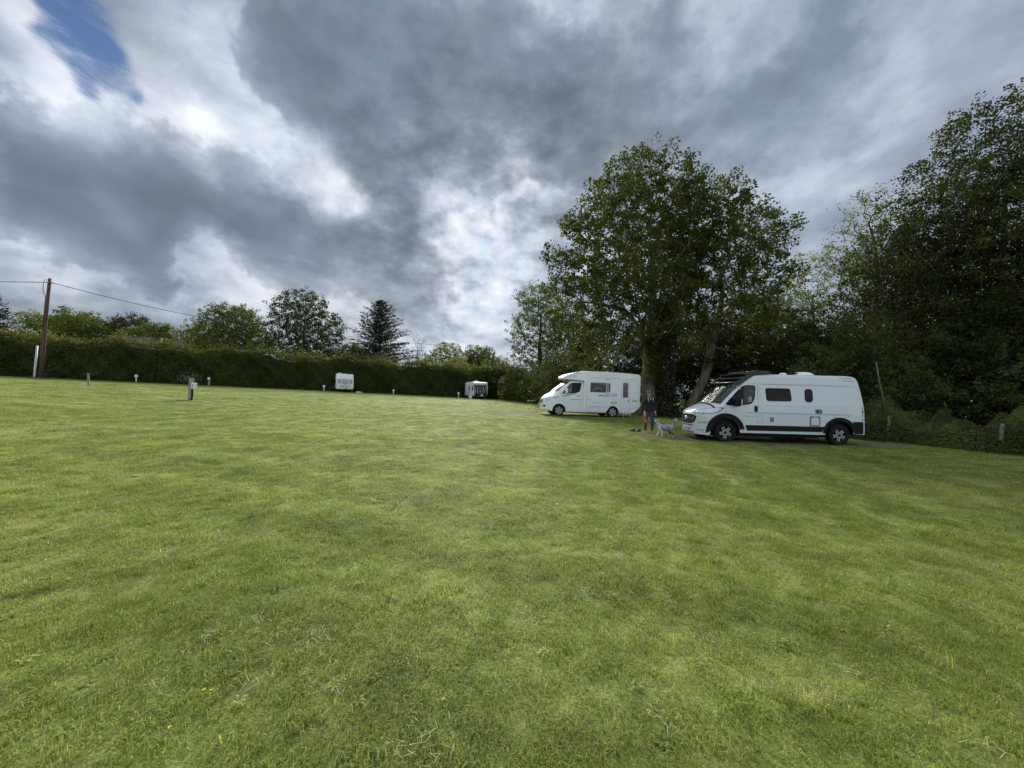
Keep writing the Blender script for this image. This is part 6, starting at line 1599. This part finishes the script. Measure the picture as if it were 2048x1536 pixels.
def post(name, x, y, h, w, label, lean=(0, 0), cat='post', round_=False, **kw):
    z = ground(x, y); bm = bmesh.new()
    if round_: tube(bm, [(0, 0, -.1), (lean[0] * h * .5, 0, h * .5), (lean[0] * h, lean[1] * h, h)], [w * .5, w * .5, w * .46], 9)
    else:
        vs = bx(bm, (0, 0, h / 2 - .05), (w, w, h + .1), bevel=w * .06)
        for v in bm.verts:
            t = v.co.z / h; v.co.x += lean[0] * h * t; v.co.y += lean[1] * h * t
    return tag(bmk(name, bm, M_TIMBER, loc=(x, y, z), **kw), label, cat)
hp = post('hookup_post', -17.95, 21.5, 1.24, .17, 'grey timber post with white electric socket box and black cable, nearest post on the left', (.02, 0))
bm = bmesh.new(); bx(bm, (.23, -.05, .82), (.19, .20, .32), bevel=.02); sb = bmk('socket_box', bm, M_WHITE2, hp)
for zz in (.76, .88):
    bm = bmesh.new(); bx(bm, (.23, -.158, zz), (.10, .02, .06), bevel=.008); bmk('socket', bm, M_GREYPL, sb)
bm = bmesh.new(); tube(bm, [(.18, -.08, .68), (.18, -.10, .3), (.15, -.08, -.02)], .035, 7); tube(bm, [(.20, -.10, .68), (.25, -.12, .35), (.20, -.12, .04), (.14, -.1, 0)], .022, 7); bmk('cable', bm, M_BLACKPL, hp, smooth=True)
post('timber_post', -33.0, 30.0, 1.0, .14, 'leaning weathered post standing alone between utility pole and socket post', (-.10, 0), round_=True)
gp = post('timber_post', -35.9, 45.6, 1.05, .16, 'grey post with small pale box against the hedge behind the socket post', (.0, 0)); bm = bmesh.new(); bx(bm, (.02, -.12, .86), (.22, .12, .26), bevel=.02); bmk('socket_box', bm, M_CREAM, gp)
HK = [(-42.21, 43.2, .85, 'white low hook-up bollard at the hedge foot nearest the utility pole'), (-35.0, 49.6, .72, 'white low hook-up bollard at the hedge foot between grey post and sycamore'),
      (-25.3, 51.8, .78, 'white low hook-up bollard just left of the square caravan'), (-16.9, 55.0, .70, 'white low hook-up bollard alone midway between the two caravans'), (-7.9, 57.2, .80, 'white low hook-up bollard just left of the covered caravan')]
def bollard(x, y, h, label, m_=M_WHITE2):
    z = ground(x, y); root = empty('hookup_bollard', (x, y, z), label=label, cat='bollard', group='hook-up bollards along the hedge')
    bm = bmesh.new(); tube(bm, [(0, 0, -.05), (0, 0, h * .6)], [.055, .055], 8); bmk('stem', bm, m_, root, smooth=True)
    bm = bmesh.new(); bx(bm, (0, 0, h * .82), (.30, .20, h * .36), bevel=.04)
    for v in bm.verts: v.co.x *= .72 + .28 * min(1, max(0, (v.co.z - h * .6) / (h * .3)))
    bmk('head', bm, m_, root)
for a in HK: bollard(*a)
bollard(-22.6, 54.2, 1.15, 'grey-green socket bollard half hidden by the hedge just right of the square caravan', M_GREYPL)

# ---- wire fence on the right
fence = empty('wire_fence', (FENCE[0][0], FENCE[0][1], 0), label='old stock fence of grey posts and sagging wires in front of the wood', cat='fence')
fo = Vector((FENCE[0][0], FENCE[0][1], 0))
for i, (x, y) in enumerate(FENCE):
    z = ground(x, y); h = (1.05, 1.02, .98, 1.0, 1.0)[i]; ln = (.02, .06, .09, -.03, .05)[i]; bm = bmesh.new()
    tube(bm, [(0, 0, -.1), (ln * .4, 0, h * .45), (ln + .02, .02, h * .8), (ln, 0, h)], [.058, .052, .055, .045], 8)
    bmk('post', bm, M_TIMBER, fence, loc=(x - fo.x, y - fo.y, z))
for hz_ in (.35, .62, .88):
    bm = bmesh.new(); pts = []
    for (a, b) in zip(FENCE, FENCE[1:]):
        for k in range(8):
            t = k / 8; x, y = a[0] + (b[0] - a[0]) * t, a[1] + (b[1] - a[1]) * t; pts.append((x - fo.x - .06, y - fo.y - .03, ground(x, y) + hz_ - .05 * math.sin(math.pi * t)))
    tube(bm, pts, .006, 4); bmk('wire', bm, mat('rusty_wire', (.12, .08, .06), .7) if 'rusty_wire' not in bpy.data.materials else bpy.data.materials['rusty_wire'], fence)
bm = bmesh.new(); tube(bm, [(15.75, 16.3, 1.0), (15.62, 16.2, 1.9), (15.42, 16.15, 2.5), (15.35, 16.2, 3.3)], [.030, .035, .032, .018], 7); tube(bm, [(15.42, 16.15, 2.5), (15.30, 16.1, 3.0)], [.02, .008], 5)
tube(bm, [(15.75, 16.3, 1.0), (15.9, 16.5, -.05)], .03, 6)
tag(bmk('bare_sapling', bm, BK['oak'], smooth=True), 'pale bare sapling stem bent in front of the dark wood', 'tree')

# ---- pair of slim green poles leaning behind the motorhome nose
gpz = ground(1.75, 27.4)
gm = mat('pale_green_metal', (.20, .27, .16), .5)
rt = empty('awning_poles', (1.75, 27.4, gpz), label='two slim pale green poles leaning together in front of the motorhome nose', cat='poles')
for x0, x1 in ((-.25, .38), (-.02, .42)):
    bm = bmesh.new(); tube(bm, [(x0, 0, 0), (x1, .1, .95)], .017, 6); bmk('pole', bm, gm, rt, smooth=True)
bm = bmesh.new(); tube(bm, [(.36, .1, .95), (.75, .2, .80)], .012, 5); bmk('strut', bm, M_GREYPL, rt)

# ---- house under scaffolding beyond the hedge
M_ROOF = mat('roof_tiles', (.17, .155, .125), .9, col2=(.115, .11, .085), nscale=1.5, bump=.6, bscale=8)
M_WALL = mat('rendered_wall', (.42, .40, .36), .9, noise=.1)
hs = empty('house', (-62.0, 66.0, ground(-62, 66)), math.radians(14), label='house with low mossy grey roof showing over the hedge', cat='house')
bm = bmesh.new(); bx(bm, (0, 0, 2.4), (10.5, 6.5, 4.8)); bmk('wall', bm, M_WALL, hs)
V = [(-5.7, -3.7, 4.7), (5.7, -3.7, 4.7), (5.7, 3.7, 4.7), (-5.7, 3.7, 4.7), (-3.6, 0, 7.15), (4.2, 0, 7.15)]
rf = mk('roof', V, [(0, 1, 5, 4), (2, 3, 4, 5), (0, 4, 3), (1, 2, 5), (0, 3, 2, 1)], M_ROOF, hs)
bm = bmesh.new(); bx(bm, (3.6, -.6, 7.2), (.6, .6, 1.3), bevel=.02); bmk('chimney', bm, mat('old_brick', (.22, .13, .10), .9, noise=.2), rf)
bm = bmesh.new(); tube(bm, [(2.35, -1.9, 5.6), (2.35, -1.9, 6.75)], .11, 8); tube(bm, [(2.35, -1.9, 6.75), (2.55, -1.9, 6.75)], .09, 8); bmk('flue', bm, M_WHITE2, rf)
for x in (-3.6, -.8, 2.6):
    bm = bmesh.new(); bx(bm, (x, -3.26, 3.2), (1.3, .08, 1.2)); w_ = bmk('window', bm, M_WHITE2, hs)
    for dx in (-.3, .3):
        bm = bmesh.new(); bx(bm, (x + dx, -3.31, 3.2), (.5, .04, 1.0)); bmk('pane', bm, M_GLASS, w_)
scf = empty('scaffolding', (-64.4, 62.2, ground(-64.4, 62.2)), math.radians(14), label='grey tube scaffolding standing round the near end of the house', cat='scaffolding')
M_SC = mat('scaffold_tube', (.20, .21, .22), .6)
for i, x in enumerate((-1.35, -.7, 0, .65, 1.3)):
    for y in (0, 1.1):
        bm = bmesh.new(); tube(bm, [(x, y, 0), (x, y, (6.3, 6.9, 6.2, 7.5, 7.2)[i])], .035, 6); bmk('upright', bm, M_SC, scf, smooth=True)
for z in (4.8, 5.8, 6.35, 6.8):
    for y in (0, 1.1):
        bm = bmesh.new(); tube(bm, [(-1.5, y, z), (1.45, y, z)], .04, 6); bmk('ledger', bm, M_SC, scf, smooth=True)
for z in (4.86, 5.9):
    bm = bmesh.new(); bx(bm, (0, .55, z), (2.9, 1.0, .05)); bmk('board', bm, M_TIMBER, scf)

# ---- buttercups in the near grass
M_BUT = mat('buttercup_petal', (.85, .62, .02), .35); M_STEM = mat('flower_stem', (.08, .13, .03), .6)
for i, (x, y, lb) in enumerate([(-1.478, 1.93, 'buttercup left of its close twin in the near grass'), (-1.440, 1.93, 'buttercup right of its close twin in the near grass'),
    (-.30, 1.94, 'single buttercup near the middle of the near grass'), (-1.46, 1.72, 'lone buttercup low down toward the bottom left corner')]):
    z = ground(x, y); root = empty('buttercup', (x, y, z), i * 1.1, label=lb, cat='flower', group='buttercups in the near grass')
    bm = bmesh.new(); tube(bm, [(0, 0, 0), (.006, 0, .03), (0, 0, .048)], .0012, 4); bmk('stem', bm, M_STEM, root)
    for k in range(5):
        a = k * 2 * math.pi / 5; c, s_ = math.cos(a), math.sin(a)
        P4 = [(0, 0, .048), (.003, -.003, .050), (.007, -.0032, .053), (.0085, 0, .055), (.007, .0032, .053), (.003, .003, .050)]
        mk('petal', [(x_ * c - y_ * s_, x_ * s_ + y_ * c, z_) for x_, y_, z_ in P4], [(0, 1, 2, 3), (0, 3, 4, 5)], M_BUT, root)
    bm = bmesh.new(); bmesh.ops.create_icosphere(bm, subdivisions=1, radius=.0028); bmk('centre', bm, mat('flower_centre', (.45, .40, .02), .6) if 'flower_centre' not in bpy.data.materials else bpy.data.materials['flower_centre'], root, loc=(0, 0, .051))
